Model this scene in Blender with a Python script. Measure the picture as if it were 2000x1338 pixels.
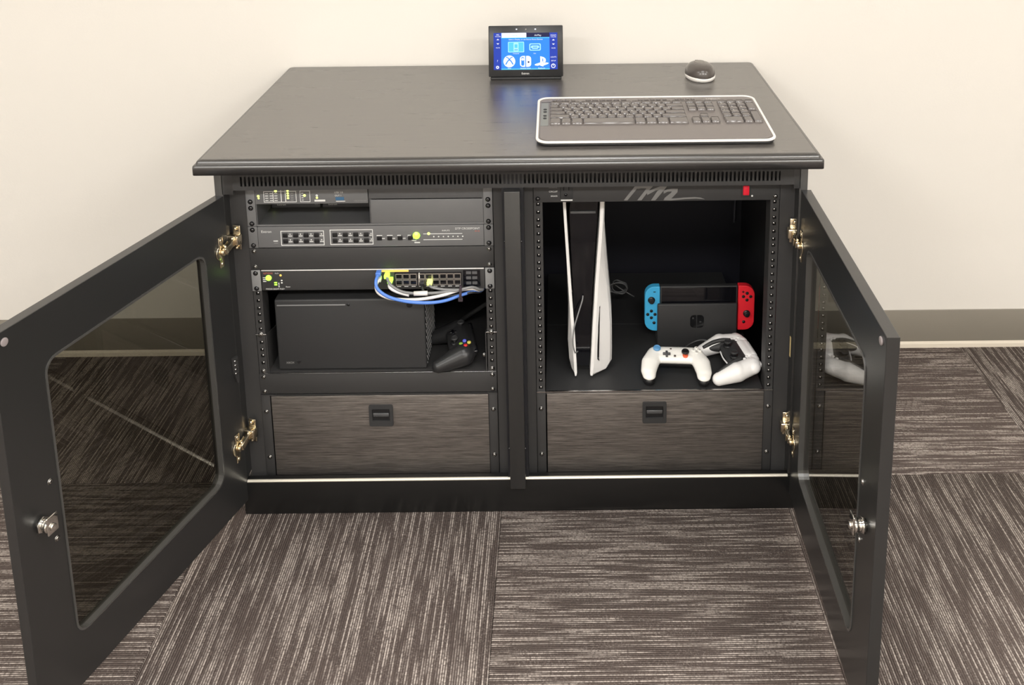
import bpy, bmesh, math, random
from mathutils import Vector, Matrix, Euler
random.seed(7)
D = bpy.data
COL = bpy.context.scene.collection
SC = bpy.context.scene
for o in list(D.objects): D.objects.remove(o, do_unlink=True)
S = 0.001                      # all coordinates below are millimetres

# ------------------------------------------------------------------ camera
cam = D.objects.new('camera', D.cameras.new('camera'))
COL.objects.link(cam); SC.camera = cam
cam.data.sensor_width = 36.0
cam.data.lens = 2005.115 / 2000 * 36.0
cam.data.shift_x = (1000 - 1093.045) / 2000
cam.data.shift_y = (33.798 - 669) / 2000
cam.data.clip_start = 0.05
R = ((0.999941198, 0.000296840, 0.0108403608),
     (-0.00253722950, 0.978284308, 0.207251960),
     (-0.0105434341, -0.207267278, 0.978227536))
M = Matrix.Identity(4)
for i in range(3):
    M[i][0] = R[i][0]; M[i][1] = R[i][2]; M[i][2] = -R[i][1]
M[0][3], M[1][3], M[2][3] = 0.608965, -1.89437, 1.436445
cam.matrix_world = M

# ------------------------------------------------------------------ world, lights, exposure
SC.view_settings.view_transform = 'Standard'
SC.view_settings.look = 'None'
SC.view_settings.gamma = 1.0
SC.view_settings.use_curve_mapping = False
SC.view_settings.exposure = -0.16
W = D.worlds.new('world'); SC.world = W; W.use_nodes = True
W.node_tree.nodes['Background'].inputs[0].default_value = (1.0, 0.98, 0.95, 1)
W.node_tree.nodes['Background'].inputs[1].default_value = 0.25
def lamp(name, x, y, z, sx, sy, power, color=(1.0, 0.985, 0.955)):
    l = D.lights.new(name, 'AREA'); l.shape = 'RECTANGLE'; l.size = sx; l.size_y = sy
    l.energy = power; l.color = color
    o = D.objects.new(name, l); o.location = (x, y, z); COL.objects.link(o); return o
for lx, ly, lp in ((-1.5, -1.05, 18), (0.75, -1.05, 20), (2.9, -1.05, 18), (-1.5, -3.1, 78), (0.75, -3.1, 88), (2.9, -3.1, 78)):
    lamp('ceiling_lamp', lx, ly, 2.735, 1.2, 0.6, lp)

# ------------------------------------------------------------------ materials
def mat(name, col, rough=0.5, metal=0.0, spec=0.5, emit=None, es=1.0, coat=0.0, bump=None, ior=None):
    m = D.materials.new(name); m.use_nodes = True; nt = m.node_tree; b = nt.nodes['Principled BSDF']
    b.inputs['Base Color'].default_value = (*col, 1); b.inputs['Roughness'].default_value = rough
    b.inputs['Metallic'].default_value = metal; b.inputs['Specular IOR Level'].default_value = spec
    if ior: b.inputs['IOR'].default_value = ior
    if coat: b.inputs['Coat Weight'].default_value = coat; b.inputs['Coat Roughness'].default_value = 0.08
    if emit: b.inputs['Emission Color'].default_value = (*emit, 1); b.inputs['Emission Strength'].default_value = es
    if bump:
        tc = nt.nodes.new('ShaderNodeTexCoord'); mp = nt.nodes.new('ShaderNodeMapping'); n = nt.nodes.new('ShaderNodeTexNoise')
        bp = nt.nodes.new('ShaderNodeBump'); sc, st, xyz = bump
        mp.inputs['Scale'].default_value = xyz
        nt.links.new(tc.outputs['Object'], mp.inputs[0]); nt.links.new(mp.outputs[0], n.inputs[0])
        n.inputs['Scale'].default_value = sc; n.inputs['Detail'].default_value = 3
        nt.links.new(n.outputs[0], bp.inputs['Height']); bp.inputs['Strength'].default_value = st; bp.inputs['Distance'].default_value = 0.001
        nt.links.new(bp.outputs[0], b.inputs['Normal'])
    return m
def nodes_of(m): return m.node_tree.nodes, m.node_tree.links, m.node_tree.nodes['Principled BSDF']

def grain_mat(name, c0, c1, rough, xyz, r2=None, strength=0.25, spec=0.5, metal=0.0, ior=None):
    """streaky grain: wood laminate or brushed metal, stretched noise in colour, gloss and relief"""
    m = mat(name, c0, rough, metal, spec, ior=ior); N, L, b = nodes_of(m)
    tc = N.new('ShaderNodeTexCoord'); mp = N.new('ShaderNodeMapping'); mp.inputs['Scale'].default_value = xyz
    n = N.new('ShaderNodeTexNoise'); n.inputs['Scale'].default_value = 1; n.inputs['Detail'].default_value = 5; n.inputs['Roughness'].default_value = 0.65
    cr = N.new('ShaderNodeValToRGB'); cr.color_ramp.elements[0].position = 0.35; cr.color_ramp.elements[1].position = 0.68
    cr.color_ramp.elements[0].color = (*c0, 1); cr.color_ramp.elements[1].color = (*c1, 1)
    L.new(tc.outputs['Object'], mp.inputs[0]); L.new(mp.outputs[0], n.inputs[0]); L.new(n.outputs[0], cr.inputs[0]); L.new(cr.outputs[0], b.inputs['Base Color'])
    mr = N.new('ShaderNodeMapRange'); mr.inputs[1].default_value = 0.3; mr.inputs[2].default_value = 0.7
    mr.inputs[3].default_value = rough; mr.inputs[4].default_value = r2 or rough
    L.new(n.outputs[0], mr.inputs[0]); L.new(mr.outputs[0], b.inputs['Roughness'])
    bp = N.new('ShaderNodeBump'); bp.inputs['Strength'].default_value = strength; bp.inputs['Distance'].default_value = 0.0006
    L.new(n.outputs[0], bp.inputs['Height']); L.new(bp.outputs[0], b.inputs['Normal'])
    return m

def carpet_mat():
    m = mat('carpet_pile', (0.1, 0.09, 0.08), 0.95, spec=0.15); N, L, b = nodes_of(m)
    tc = N.new('ShaderNodeTexCoord'); oi = N.new('ShaderNodeObjectInfo')
    off = N.new('ShaderNodeVectorMath'); off.operation = 'SCALE'; off.inputs[0].default_value = (37, 53, 11)
    L.new(oi.outputs['Random'], off.inputs['Scale'])
    def noise(sx, sy, detail, rough=0.5):
        mp = N.new('ShaderNodeMapping'); mp.inputs['Scale'].default_value = (sx, sy, 1)
        ad = N.new('ShaderNodeVectorMath'); ad.operation = 'ADD'
        n = N.new('ShaderNodeTexNoise'); n.inputs['Scale'].default_value = 1; n.inputs['Detail'].default_value = detail; n.inputs['Roughness'].default_value = rough
        L.new(tc.outputs['Object'], mp.inputs[0]); L.new(mp.outputs[0], ad.inputs[0]); L.new(off.outputs[0], ad.inputs[1]); L.new(ad.outputs[0], n.inputs[0])
        return n.outputs[0]
    def mth(op, a, c, clamp=False):
        x = N.new('ShaderNodeMath'); x.operation = op; x.use_clamp = clamp
        for i, v in enumerate((a, c)):
            if isinstance(v, (int, float)): x.inputs[i].default_value = v
            else: L.new(v, x.inputs[i])
        return x.outputs[0]
    def ramp(v, a, c):
        x = N.new('ShaderNodeMapRange'); L.new(v, x.inputs[0]); x.inputs[1].default_value = a; x.inputs[2].default_value = c; return x.outputs[0]
    sep = N.new('ShaderNodeSeparateXYZ'); L.new(tc.outputs['Object'], sep.inputs[0])
    PITCH = 0.0042
    xr = mth('DIVIDE', sep.outputs[0], PITCH); row = mth('FLOOR', xr, 0); fr = mth('SUBTRACT', xr, row)
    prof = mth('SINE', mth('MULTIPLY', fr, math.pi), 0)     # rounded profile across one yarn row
    def rown(kr, ky, detail=1, add=0.0):
        cb = N.new('ShaderNodeCombineXYZ'); L.new(mth('MULTIPLY', row, kr), cb.inputs[0]); L.new(mth('MULTIPLY', sep.outputs[1], ky), cb.inputs[1]); cb.inputs[2].default_value = add
        ad = N.new('ShaderNodeVectorMath'); ad.operation = 'ADD'; L.new(cb.outputs[0], ad.inputs[0]); L.new(off.outputs[0], ad.inputs[1])
        n = N.new('ShaderNodeTexNoise'); n.inputs['Scale'].default_value = 1; n.inputs['Detail'].default_value = detail; L.new(ad.outputs[0], n.inputs[0]); return n.outputs[0]
    yarn = ramp(rown(7.31, 6, 1), 0.47, 0.56)               # is this row pale here
    twist = ramp(rown(3.7, 210, 1, 5.0), 0.25, 0.60)        # single loops along the row
    broad = ramp(noise(60, 9, 2), 0.34, 0.60)
    fleck = ramp(noise(300, 340, 1), 0.52, 0.68)
    f = mth('MULTIPLY', yarn, mth('ADD', mth('MULTIPLY', twist, 0.85), 0.15))
    f = mth('MULTIPLY', f, mth('ADD', mth('MULTIPLY', broad, 0.45), 0.55))
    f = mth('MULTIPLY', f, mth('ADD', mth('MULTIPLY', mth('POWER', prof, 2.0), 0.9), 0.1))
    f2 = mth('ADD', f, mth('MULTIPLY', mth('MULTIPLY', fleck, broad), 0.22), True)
    c = N.new('ShaderNodeMix'); c.data_type = 'RGBA'
    L.new(f2, c.inputs['Factor'])
    dk = N.new('ShaderNodeMix'); dk.data_type = 'RGBA'
    L.new(noise(5, 3, 2), dk.inputs['Factor'])
    dk.inputs['A'].default_value = CARPET[0]; dk.inputs['B'].default_value = CARPET[1]
    L.new(dk.outputs['Result'], c.inputs['A']); c.inputs['B'].default_value = CARPET[2]
    L.new(c.outputs['Result'], b.inputs['Base Color'])
    bp = N.new('ShaderNodeBump'); bp.inputs['Strength'].default_value = 0.9; bp.inputs['Distance'].default_value = 0.0025
    h = mth('ADD', mth('MULTIPLY', prof, 0.8), mth('ADD', mth('MULTIPLY', twist, 0.4), mth('MULTIPLY', noise(330, 420, 1), 0.6)))
    L.new(h, bp.inputs['Height']); L.new(bp.outputs[0], b.inputs['Normal'])
    return m
CARPET = ((0.090, 0.071, 0.064, 1), (0.135, 0.105, 0.094, 1), (0.60, 0.525, 0.475, 1))

def pane_mat(name, tint, ior=1.5, rough=0.02):
    """thin smoked sheet: tinted see-through plus a mirror reflection by Fresnel"""
    m = D.materials.new(name); m.use_nodes = True; N = m.node_tree.nodes; L = m.node_tree.links
    N.remove(N['Principled BSDF']); out = N['Material Output']
    t = N.new('ShaderNodeBsdfTransparent'); t.inputs[0].default_value = (*tint, 1)
    g = N.new('ShaderNodeBsdfGlossy'); g.inputs['Roughness'].default_value = rough; g.inputs[0].default_value = (1, 1, 1, 1)
    geo = N.new('ShaderNodeNewGeometry'); dt = N.new('ShaderNodeVectorMath'); dt.operation = 'DOT_PRODUCT'
    L.new(geo.outputs['Normal'], dt.inputs[0]); L.new(geo.outputs['Incoming'], dt.inputs[1])
    def mt(op, a, c):
        x = N.new('ShaderNodeMath'); x.operation = op
        for i, v in enumerate((a, c)):
            if isinstance(v, (int, float)): x.inputs[i].default_value = v
            else: L.new(v, x.inputs[i])
        return x.outputs[0]
    f0 = ((ior - 1) / (ior + 1)) ** 2
    fr = mt('ADD', mt('MULTIPLY', mt('POWER', mt('SUBTRACT', 1.0, mt('ABSOLUTE', dt.outputs['Value'], 0)), 5.0), 1 - f0), f0)
    mx = N.new('ShaderNodeMixShader'); L.new(fr, mx.inputs[0]); L.new(t.outputs[0], mx.inputs[1]); L.new(g.outputs[0], mx.inputs[2])
    L.new(mx.outputs[0], out.inputs[0]); return m

WALL = mat('wall_paint', (0.79, 0.755, 0.70), 0.85, spec=0.2, bump=(260, 0.12, (1, 1, 1)))
CEIL = mat('ceiling_white', (0.8, 0.78, 0.74), 0.9)
BASEB = mat('vinyl_taupe', (0.245, 0.222, 0.185), 0.5, spec=0.4)
CREAM = mat('toe_cream', (0.72, 0.65, 0.54), 0.6)
CARP = carpet_mat()
LAM = grain_mat('black_wood_laminate', (0.052, 0.047, 0.043), (0.095, 0.086, 0.079), 0.26, (9, 150, 30), 0.36, 0.25, spec=0.5, ior=2.7)
LAME = mat('black_edge_moulding', (0.026, 0.025, 0.025), 0.27, ior=2.0)
SAT = mat('black_satin_lacquer', (0.022, 0.022, 0.022), 0.30, ior=1.75, bump=(400, 0.05, (1, 1, 1)))
EDGE = mat('black_edge_band', (0.009, 0.009, 0.009), 0.30, spec=0.6)
PWD = mat('black_powder_coat', (0.040, 0.039, 0.039), 0.5, bump=(900, 0.12, (1, 1, 1)))
DEEP = mat('cabinet_inside', (0.010, 0.010, 0.013), 0.6)
NAVY = mat('back_panel_dark', (0.010, 0.010, 0.017), 0.55)
GRY = mat('grey_powder_coat', (0.17, 0.17, 0.173), 0.42, spec=0.5, bump=(900, 0.1, (1, 1, 1)))
GRY2 = mat('grey_faceplate', (0.155, 0.155, 0.157), 0.38, spec=0.5)
GRYD = mat('dark_grey_faceplate', (0.10, 0.10, 0.102), 0.4)
DRW = grain_mat('brushed_dark_aluminium', (0.13, 0.117, 0.108), (0.30, 0.272, 0.250), 0.36, (22, 300, 620), 0.5, 0.5, metal=0.75)
CHR = mat('chrome', (0.82, 0.80, 0.76), 0.12, metal=1.0)
BRS = mat('nickel_gold_tint', (0.85, 0.74, 0.55), 0.18, metal=1.0)
STL = mat('bright_steel', (0.62, 0.61, 0.60), 0.25, metal=1.0)
SCRB = mat('black_zinc_screw', (0.13, 0.13, 0.135), 0.18, metal=0.9)
SCRS = mat('steel_screw', (0.50, 0.49, 0.47), 0.25, metal=1.0)
RUB = mat('grey_rubber_gasket', (0.075, 0.073, 0.070), 0.2, spec=0.7)
FELT = mat('grey_bumper', (0.32, 0.28, 0.28), 0.5)
BLK = mat('black_plastic', (0.012, 0.012, 0.013), 0.35)
BLKM = mat('matt_black_plastic', (0.030, 0.030, 0.031), 0.55)
BLKG = mat('gloss_black', (0.006, 0.006, 0.008), 0.06, spec=0.5)
WHT = mat('white_plastic', (0.92, 0.90, 0.88), 0.38)
WHTW = mat('warm_white_plastic', (0.94, 0.92, 0.87), 0.35)
INK = mat('white_print', (0.80, 0.80, 0.78), 0.5)
INKR = mat('red_print', (0.55, 0.16, 0.12), 0.5)
INKG = mat('grey_print', (0.30, 0.30, 0.29), 0.4)
GREEN = mat('led_green', (0.1, 0.3, 0.02), 0.4, emit=(0.45, 1.0, 0.08), es=2.2)
LIME = mat('led_lime', (0.3, 0.3, 0.05), 0.4, emit=(0.85, 1.0, 0.25), es=1.8)
AMBER = mat('led_amber', (0.3, 0.2, 0.05), 0.4, emit=(1.0, 0.6, 0.12), es=1.2)
REDL = mat('switch_red', (0.4, 0.01, 0.02), 0.2, emit=(1.0, 0.03, 0.06), es=0.3)
BLUE = mat('blue_cable', (0.10, 0.24, 0.72), 0.4)
WCAB = mat('white_cable', (0.80, 0.77, 0.74), 0.4)
GCAB = mat('grey_cable', (0.22, 0.22, 0.22), 0.4)
KCAB = mat('black_cable', (0.02, 0.02, 0.022), 0.35)
YEL = mat('yellow_sticker', (0.75, 0.58, 0.28), 0.6)
USB = mat('usb_blue', (0.05, 0.14, 0.26), 0.4)
CYANP = mat('neon_blue_plastic', (0.055, 0.44, 0.78), 0.4)
REDP = mat('neon_red_plastic', (0.86, 0.020, 0.035), 0.4)
ORANGE = mat('orange_plastic', (0.85, 0.16, 0.07), 0.4)
SKY = mat('sky_blue_plastic', (0.13, 0.36, 0.66), 0.4)
KEYM = mat('key_grey', (0.115, 0.101, 0.096), 0.20, spec=0.9)
KBODY = mat('keyboard_grey', (0.165, 0.145, 0.138), 0.36, spec=0.8)
KSIDE = mat('keyboard_button_strip', (0.20, 0.21, 0.20), 0.35)
SILV = mat('pearl_white_rim', (0.86, 0.83, 0.79), 0.3)
MOUS = mat('mouse_shell', (0.075, 0.064, 0.058), 0.22, spec=0.7)
PANE_L = pane_mat('smoked_acrylic', (0.46, 0.455, 0.42), 1.45)

# ------------------------------------------------------------------ geometry helpers
class G:
    """collects shapes (mm) into one mesh"""
    def __init__(s): s.bm = bmesh.new()
    def _m(s, n0, mi, M=None, smooth=False):
        s.bm.faces.ensure_lookup_table(); s.bm.verts.ensure_lookup_table()
        fs = s.bm.faces[n0[1]:]
        for f in fs: f.material_index = mi; f.smooth = smooth
        if M is not None: bmesh.ops.transform(s.bm, matrix=M, verts=s.bm.verts[n0[0]:])
    def n(s): return (len(s.bm.verts), len(s.bm.faces))
    def absorb(s, b2, mi=0, M=None, smooth=False):
        if M is not None: bmesh.ops.transform(b2, matrix=M, verts=b2.verts)
        mp = {v: s.bm.verts.new(v.co) for v in b2.verts}
        for f in b2.faces:
            try: nf = s.bm.faces.new([mp[v] for v in f.verts]); nf.material_index = mi; nf.smooth = smooth
            except ValueError: pass
        b2.free(); return s
    def box(s, x0, x1, y0, y1, z0, z1, bev=0, seg=2, mi=0, M=None):
        b = bmesh.new(); bmesh.ops.create_cube(b, size=1)
        for v in b.verts: v.co = ((x0 + x1) / 2 + v.co.x * (x1 - x0), (y0 + y1) / 2 + v.co.y * (y1 - y0), (z0 + z1) / 2 + v.co.z * (z1 - z0))
        if bev: bmesh.ops.bevel(b, geom=list(b.edges), offset=bev, segments=seg, profile=0.5, affect='EDGES')
        return s.absorb(b, mi, M, smooth=bool(bev))
    def cyl(s, c, axis, r, h, n=16, r2=None, mi=0, M=None, bev=0, smooth=True):
        """cylinder or cone from c along axis by h"""
        b = bmesh.new(); bmesh.ops.create_cone(b, cap_ends=True, segments=n, radius1=r, radius2=r if r2 is None else r2, depth=abs(h))
        if bev:
            eg = [e for e in b.edges if all(abs(abs(v.co.z) - abs(h) / 2) < 1e-4 for v in e.verts) and e.verts[0].co.z * e.verts[1].co.z > 0 and e.verts[0].co.z > 0]
            bmesh.ops.bevel(b, geom=eg, offset=bev, segments=2, profile=0.5, affect='EDGES')
        ax = Vector(axis).normalized() * (1 if h > 0 else -1)
        T = Matrix.Translation(Vector(c) + ax * abs(h) / 2) @ ax.to_track_quat('Z', 'Y').to_matrix().to_4x4()
        bmesh.ops.transform(b, matrix=T, verts=b.verts)
        return s.absorb(b, mi, M, smooth=smooth)
    def ball(s, c, r, sc=(1, 1, 1), n=12, mi=0, M=None):
        b = bmesh.new(); bmesh.ops.create_uvsphere(b, u_segments=n, v_segments=max(6, n // 2 + 2), radius=r)
        for v in b.verts: v.co = (c[0] + v.co.x * sc[0], c[1] + v.co.y * sc[1], c[2] + v.co.z * sc[2])
        return s.absorb(b, mi, M, smooth=True)
    def prism(s, pts, plane, a, c, mi=0, bev=0, M=None, seg=2, smooth=False):
        """polygon extruded: plane 'xz' runs along y from a to c, 'xy' along z, 'yz' along x"""
        f = {'xz': lambda p, t: (p[0], t, p[1]), 'xy': lambda p, t: (p[0], p[1], t), 'yz': lambda p, t: (t, p[0], p[1])}[plane]
        b = bmesh.new(); A = [b.verts.new(f(p, a)) for p in pts]; C = [b.verts.new(f(p, c)) for p in pts]; n = len(pts)
        cap1 = b.faces.new(A); cap2 = b.faces.new(C[::-1])
        for i in range(n): b.faces.new((A[i], C[i], C[(i + 1) % n], A[(i + 1) % n]))
        bmesh.ops.recalc_face_normals(b, faces=list(b.faces))
        if bev:
            eg = list(set(list(cap1.edges) + list(cap2.edges)))
            bmesh.ops.bevel(b, geom=eg, offset=bev, segments=seg, profile=0.5, affect='EDGES')
        return s.absorb(b, mi, M, smooth=smooth)
    def ring(s, outer, inner, plane, a, c, mi=0, M=None, smooth=False):
        """frame between two loops of the same length, extruded"""
        f = {'xz': lambda p, t: (p[0], t, p[1]), 'xy': lambda p, t: (p[0], p[1], t), 'yz': lambda p, t: (t, p[0], p[1])}[plane]
        b = bmesh.new(); n = len(outer)
        O0 = [b.verts.new(f(p, a)) for p in outer]; O1 = [b.verts.new(f(p, c)) for p in outer]
        I0 = [b.verts.new(f(p, a)) for p in inner]; I1 = [b.verts.new(f(p, c)) for p in inner]
        for i in range(n):
            j = (i + 1) % n
            for q in ((O0[i], O0[j], I0[j], I0[i]), (O1[j], O1[i], I1[i], I1[j]), (O0[j], O0[i], O1[i], O1[j]), (I0[i], I0[j], I1[j], I1[i])): b.faces.new(q)
        bmesh.ops.recalc_face_normals(b, faces=list(b.faces))
        return s.absorb(b, mi, M, smooth=smooth)
    def tube(s, pts, r, n=8, mi=0, M=None, sub=5, caps=True):
        P = [Vector(p) for p in pts]
        if sub > 1 and len(P) > 2:
            Q = []
            for i in range(len(P) - 1):
                p0, p1, p2, p3 = P[max(i - 1, 0)], P[i], P[i + 1], P[min(i + 2, len(P) - 1)]
                for k in range(sub):
                    t = k / sub
                    Q.append(0.5 * ((2 * p1) + (p2 - p0) * t + (2 * p0 - 5 * p1 + 4 * p2 - p3) * t * t + (3 * p1 - p0 - 3 * p2 + p3) * t ** 3))
            P = Q + [P[-1]]
        b = bmesh.new(); rings = []; up = Vector((0, 0, 1))
        for i, p in enumerate(P):
            d = (P[min(i + 1, len(P) - 1)] - P[max(i - 1, 0)]).normalized()
            if abs(d.dot(up)) > 0.95: up = Vector((0, 1, 0)) if abs(d.y) < 0.9 else Vector((1, 0, 0))
            u = d.cross(up).normalized(); w = u.cross(d).normalized(); up = w
            rr = r(i / (len(P) - 1)) if callable(r) else r
            rings.append([b.verts.new(p + (u * math.cos(2 * math.pi * k / n) + w * math.sin(2 * math.pi * k / n)) * rr) for k in range(n)])
        for a_, c_ in zip(rings, rings[1:]):
            for k in range(n): b.faces.new((a_[k], a_[(k + 1) % n], c_[(k + 1) % n], c_[k]))
        if caps: b.faces.new(rings[0][::-1]); b.faces.new(rings[-1])
        bmesh.ops.recalc_face_normals(b, faces=list(b.faces))
        return s.absorb(b, mi, M, smooth=True)
    def loft(s, rings, mi=0, M=None, smooth=True, cap=True, close=True):
        b = bmesh.new(); V = [[b.verts.new(p) for p in r] for r in rings]; n = len(V[0])
        for a_, c_ in zip(V, V[1:]):
            for k in range(n if close else n - 1): b.faces.new((a_[k], a_[(k + 1) % n], c_[(k + 1) % n], c_[k]))
        if cap: b.faces.new(V[0][::-1]); b.faces.new(V[-1])
        bmesh.ops.recalc_face_normals(b, faces=list(b.faces))
        return s.absorb(b, mi, M, smooth=smooth)
    def obj(s, name, mats, parent=None, label=None, kind=None, loc=None, rot=None, local=False):
        org = ORG.get(parent.name, Vector((0, 0, 0))) if parent and not local else Vector((0, 0, 0))
        bmesh.ops.translate(s.bm, vec=-org, verts=s.bm.verts)
        bmesh.ops.scale(s.bm, vec=(S, S, S), verts=s.bm.verts)
        me = D.meshes.new(name); s.bm.to_mesh(me); s.bm.free()
        for m in (mats if isinstance(mats, (list, tuple)) else [mats]): me.materials.append(m)
        o = link(name, me, parent)
        if label: o['label'] = label
        if kind: o['kind'] = kind
        if loc: o.location = Vector(loc) * S
        if rot: o.rotation_euler = rot
        return o
ORG = {}
def link(name, me, parent=None):
    o = D.objects.new(name, me); COL.objects.link(o)
    if parent:
        o.parent = parent
        ORG[o.name] = ORG.get(parent.name, Vector((0, 0, 0)))
    return o
def thing(name, label, cat, base, group=None, rot=None, local=False):
    """Empty at the thing's base. local=True: its parts are modelled about (0,0,0)"""
    o = D.objects.new(name, None); COL.objects.link(o); o.location = Vector(base) * S; o.empty_display_size = 0.02
    if rot: o.rotation_euler = rot
    ORG[o.name] = Vector((0, 0, 0)) if local else Vector(base)
    return tag(o, label, cat, group)
def tag(o, label, cat, group=None):
    o['label'] = label; o['category'] = cat
    if group: o['group'] = group
    return o
def dup(o, parent, loc_mm, rot=None):
    """a copy of one part sharing its mesh, moved to loc (mm, relative to the parent)"""
    c = o.copy(); COL.objects.link(c); c.parent = parent; c.location = Vector(loc_mm) * S
    if rot: c.rotation_euler = rot
    return c
def rrect(x0, x1, z0, z1, r, n=5):
    P = []
    rs = r if isinstance(r, (list, tuple)) else (r,) * 4
    for (cx, cz, a0), q in zip(((x1 - rs[0], z1 - rs[0], 0), (x0 + rs[1], z1 - rs[1], 90), (x0 + rs[2], z0 + rs[2], 180), (x1 - rs[3], z0 + rs[3], 270)), rs):
        for k in range(n + 1):
            a = math.radians(a0 + 90 * k / n); P.append((cx + q * math.cos(a), cz + q * math.sin(a)))
    return P
def text_bm(s, size, align='LEFT', sx=1.0):
    cu = D.curves.new('t', 'FONT'); cu.body = s; cu.size = size; cu.align_x = align; cu.align_y = 'CENTER'
    o = D.objects.new('t', cu); COL.objects.link(o)
    dg = bpy.context.evaluated_depsgraph_get(); me = D.meshes.new_from_object(o.evaluated_get(dg))
    b = bmesh.new(); b.from_mesh(me); D.objects.remove(o, do_unlink=True); D.curves.remove(cu); D.meshes.remove(me)
    for v in b.verts: v.co.x *= sx
    return b
def put_text(g, s, size, x, y, z, mi=0, align='LEFT', M=None, sx=1.0, flip=False):
    """flat lettering in the xz plane facing -y (or lying in xy facing up when flip)"""
    b = text_bm(s, size, align, sx)
    Rm = Matrix.Translation((x, y, z)) @ (Matrix.Identity(4) if flip else Matrix.Rotation(math.pi / 2, 4, 'X'))
    g.absorb(b, mi, (M @ Rm) if M else Rm)
SCREW = {}
def screw(parent, x, y, z, steel=False, r=4.3, ax=(0, -1, 0)):
    """domed rack screw; first one builds the mesh, the rest share it"""
    key = (steel, r, ax)
    if key not in SCREW:
        g = G(); a = Vector(ax)
        g.cyl((0, 0, 0), ax, r * 1.15, 0.9, 12)
        g.cyl(tuple(a * 0.9), ax, r, 1.9, 12, r2=r * 0.55, bev=0.5)
        for k in (0, 1):
            M_ = a.to_track_quat('Z', 'Y').to_matrix().to_4x4() @ Matrix.Rotation(k * math.pi / 2, 4, 'Z')
            g.box(-r * .4, r * .4, -r * .09, r * .09, 2.6, 2.95, M=M_, mi=1)
        bmesh.ops.scale(g.bm, vec=(S, S, S), verts=g.bm.verts)
        me = D.meshes.new('screw'); g.bm.to_mesh(me); g.bm.free(); me.materials.append(SCRS if steel else SCRB); me.materials.append(BLK); SCREW[key] = me
    o = link('screw', SCREW[key], parent); o.location = (Vector((x, y, z)) - ORG[parent.name]) * S
    return o

# ------------------------------------------------------------------ the room
U = 45.70; ZR = 712.0
WY = 602.0
def struct(o): o['kind'] = 'structure'; return o
struct(G().box(-2700, 3500, WY, WY + 100, -10, 2750).obj('wall_back', WALL))
struct(G().box(-2800, -2700, -4300, WY + 100, -10, 2750).obj('wall_left', WALL))
struct(G().box(3500, 3600, -4300, WY + 100, -10, 2750).obj('wall_right', WALL))
struct(G().box(-2800, 3600, -4400, -4300, -10, 2750).obj('wall_front', WALL))
struct(G().box(-2800, 3600, -4400, WY + 100, 2750, 2800).obj('ceiling', CEIL))
floor = struct(G().box(-2800, 3600, -4400, WY + 100, -60, -6).obj('floor', mat('screed', (0.04, 0.035, 0.03), 0.9)))
g = G(); T = 594.0
g.box(-T / 2 + .5, T / 2 - .5, -T / 2 + .5, T / 2 - .5, -6, 0, bev=1.2, seg=1)
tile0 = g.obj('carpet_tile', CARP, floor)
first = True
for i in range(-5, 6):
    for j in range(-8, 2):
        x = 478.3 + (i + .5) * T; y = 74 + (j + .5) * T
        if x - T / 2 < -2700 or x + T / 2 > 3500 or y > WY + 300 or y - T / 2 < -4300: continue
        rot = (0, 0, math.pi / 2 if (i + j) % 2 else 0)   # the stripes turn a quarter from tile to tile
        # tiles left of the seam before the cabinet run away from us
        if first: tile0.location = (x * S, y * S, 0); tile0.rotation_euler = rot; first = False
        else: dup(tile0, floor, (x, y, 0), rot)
bb = struct(G().box(-2700, 3500, WY - 4, WY, 14, 106, bev=1.2).obj('baseboard_back', BASEB))
struct(G().prism([(WY - 9, 0), (WY - 8, 10), (WY - 5, 16), (WY, 17), (WY, 0)], 'yz', -2700, 3500).obj('trim_1', CREAM))

# ------------------------------------------------------------------ the cabinet
CX0, CX1 = -57.0, 1083.0; FY = -31.5
cab = thing('media_cabinet', 'low black two-bay equipment cabinet with wide wood-grain top and both doors open', 'cabinet', (513, 300, 0))
# top with eased front edge: two beads like a moulding
prof = [(-91, 763), (-92, 765), (-92, 777), (-90, 779), (-88, 781), (-88.5, 784), (-86, 787.6), (-81, 789), (590, 789), (598, 786), (598, 762), (-90, 762)]
def moulded_top():
    g = G(); b = bmesh.new(); xs = [(-75.5, 0), (1098, 0)]
    # slab whose sides carry the same rounded edge
    loops = []
    prof = [(0, 761.6), (0, 776)] + [(4.5 - 4.5 * math.cos(math.radians(a)), 776 + 4.5 * math.sin(math.radians(a))) for a in (25, 50, 75, 90)] + [(5.2, 780.6)] + [(12.2 - 7 * math.cos(math.radians(a)), 781.5 + 7 * math.sin(math.radians(a))) for a in (0, 15, 30, 45, 60, 75)] + [(12.4, 788.9), (14, 789)]
    for ins, z in prof: loops.append([(x, y, z) for x, y in rrect(-75.5 + ins, 1098 - ins, -92 + ins, 598 - ins * .3, 6, 3)])
    g.loft(loops, smooth=False)
    for f in g.bm.faces:
        f.normal_update(); f.material_index = 0 if abs(f.normal.z) > .999 else 1; f.smooth = f.material_index == 1 and f.calc_center_median().z < 786.5 * 2
    return g
top = moulded_top().obj('table_top', [LAM, LAME], cab, label='black wood-grain laminate top with moulded edge')
for px, sd in ((CX0, 0), (CX1 - 16, 1)):
    G().box(px, px + 16, FY, 570, 0 if False else 80, 761.6, bev=0.8).obj('side_panel', SAT, cab)
G().box(CX0 + 16, CX1 - 16, 560, 568, 20, 755).obj('back_panel', NAVY, cab)
G().box(CX0 + 16, CX1 - 16, FY + 6, 559, 58, 66).obj('bottom_panel', DEEP, cab)
G().box(CX0 + 16, CX1 - 16, FY + 4, 559, 738, 761).obj('top_rail', DEEP, cab)
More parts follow.
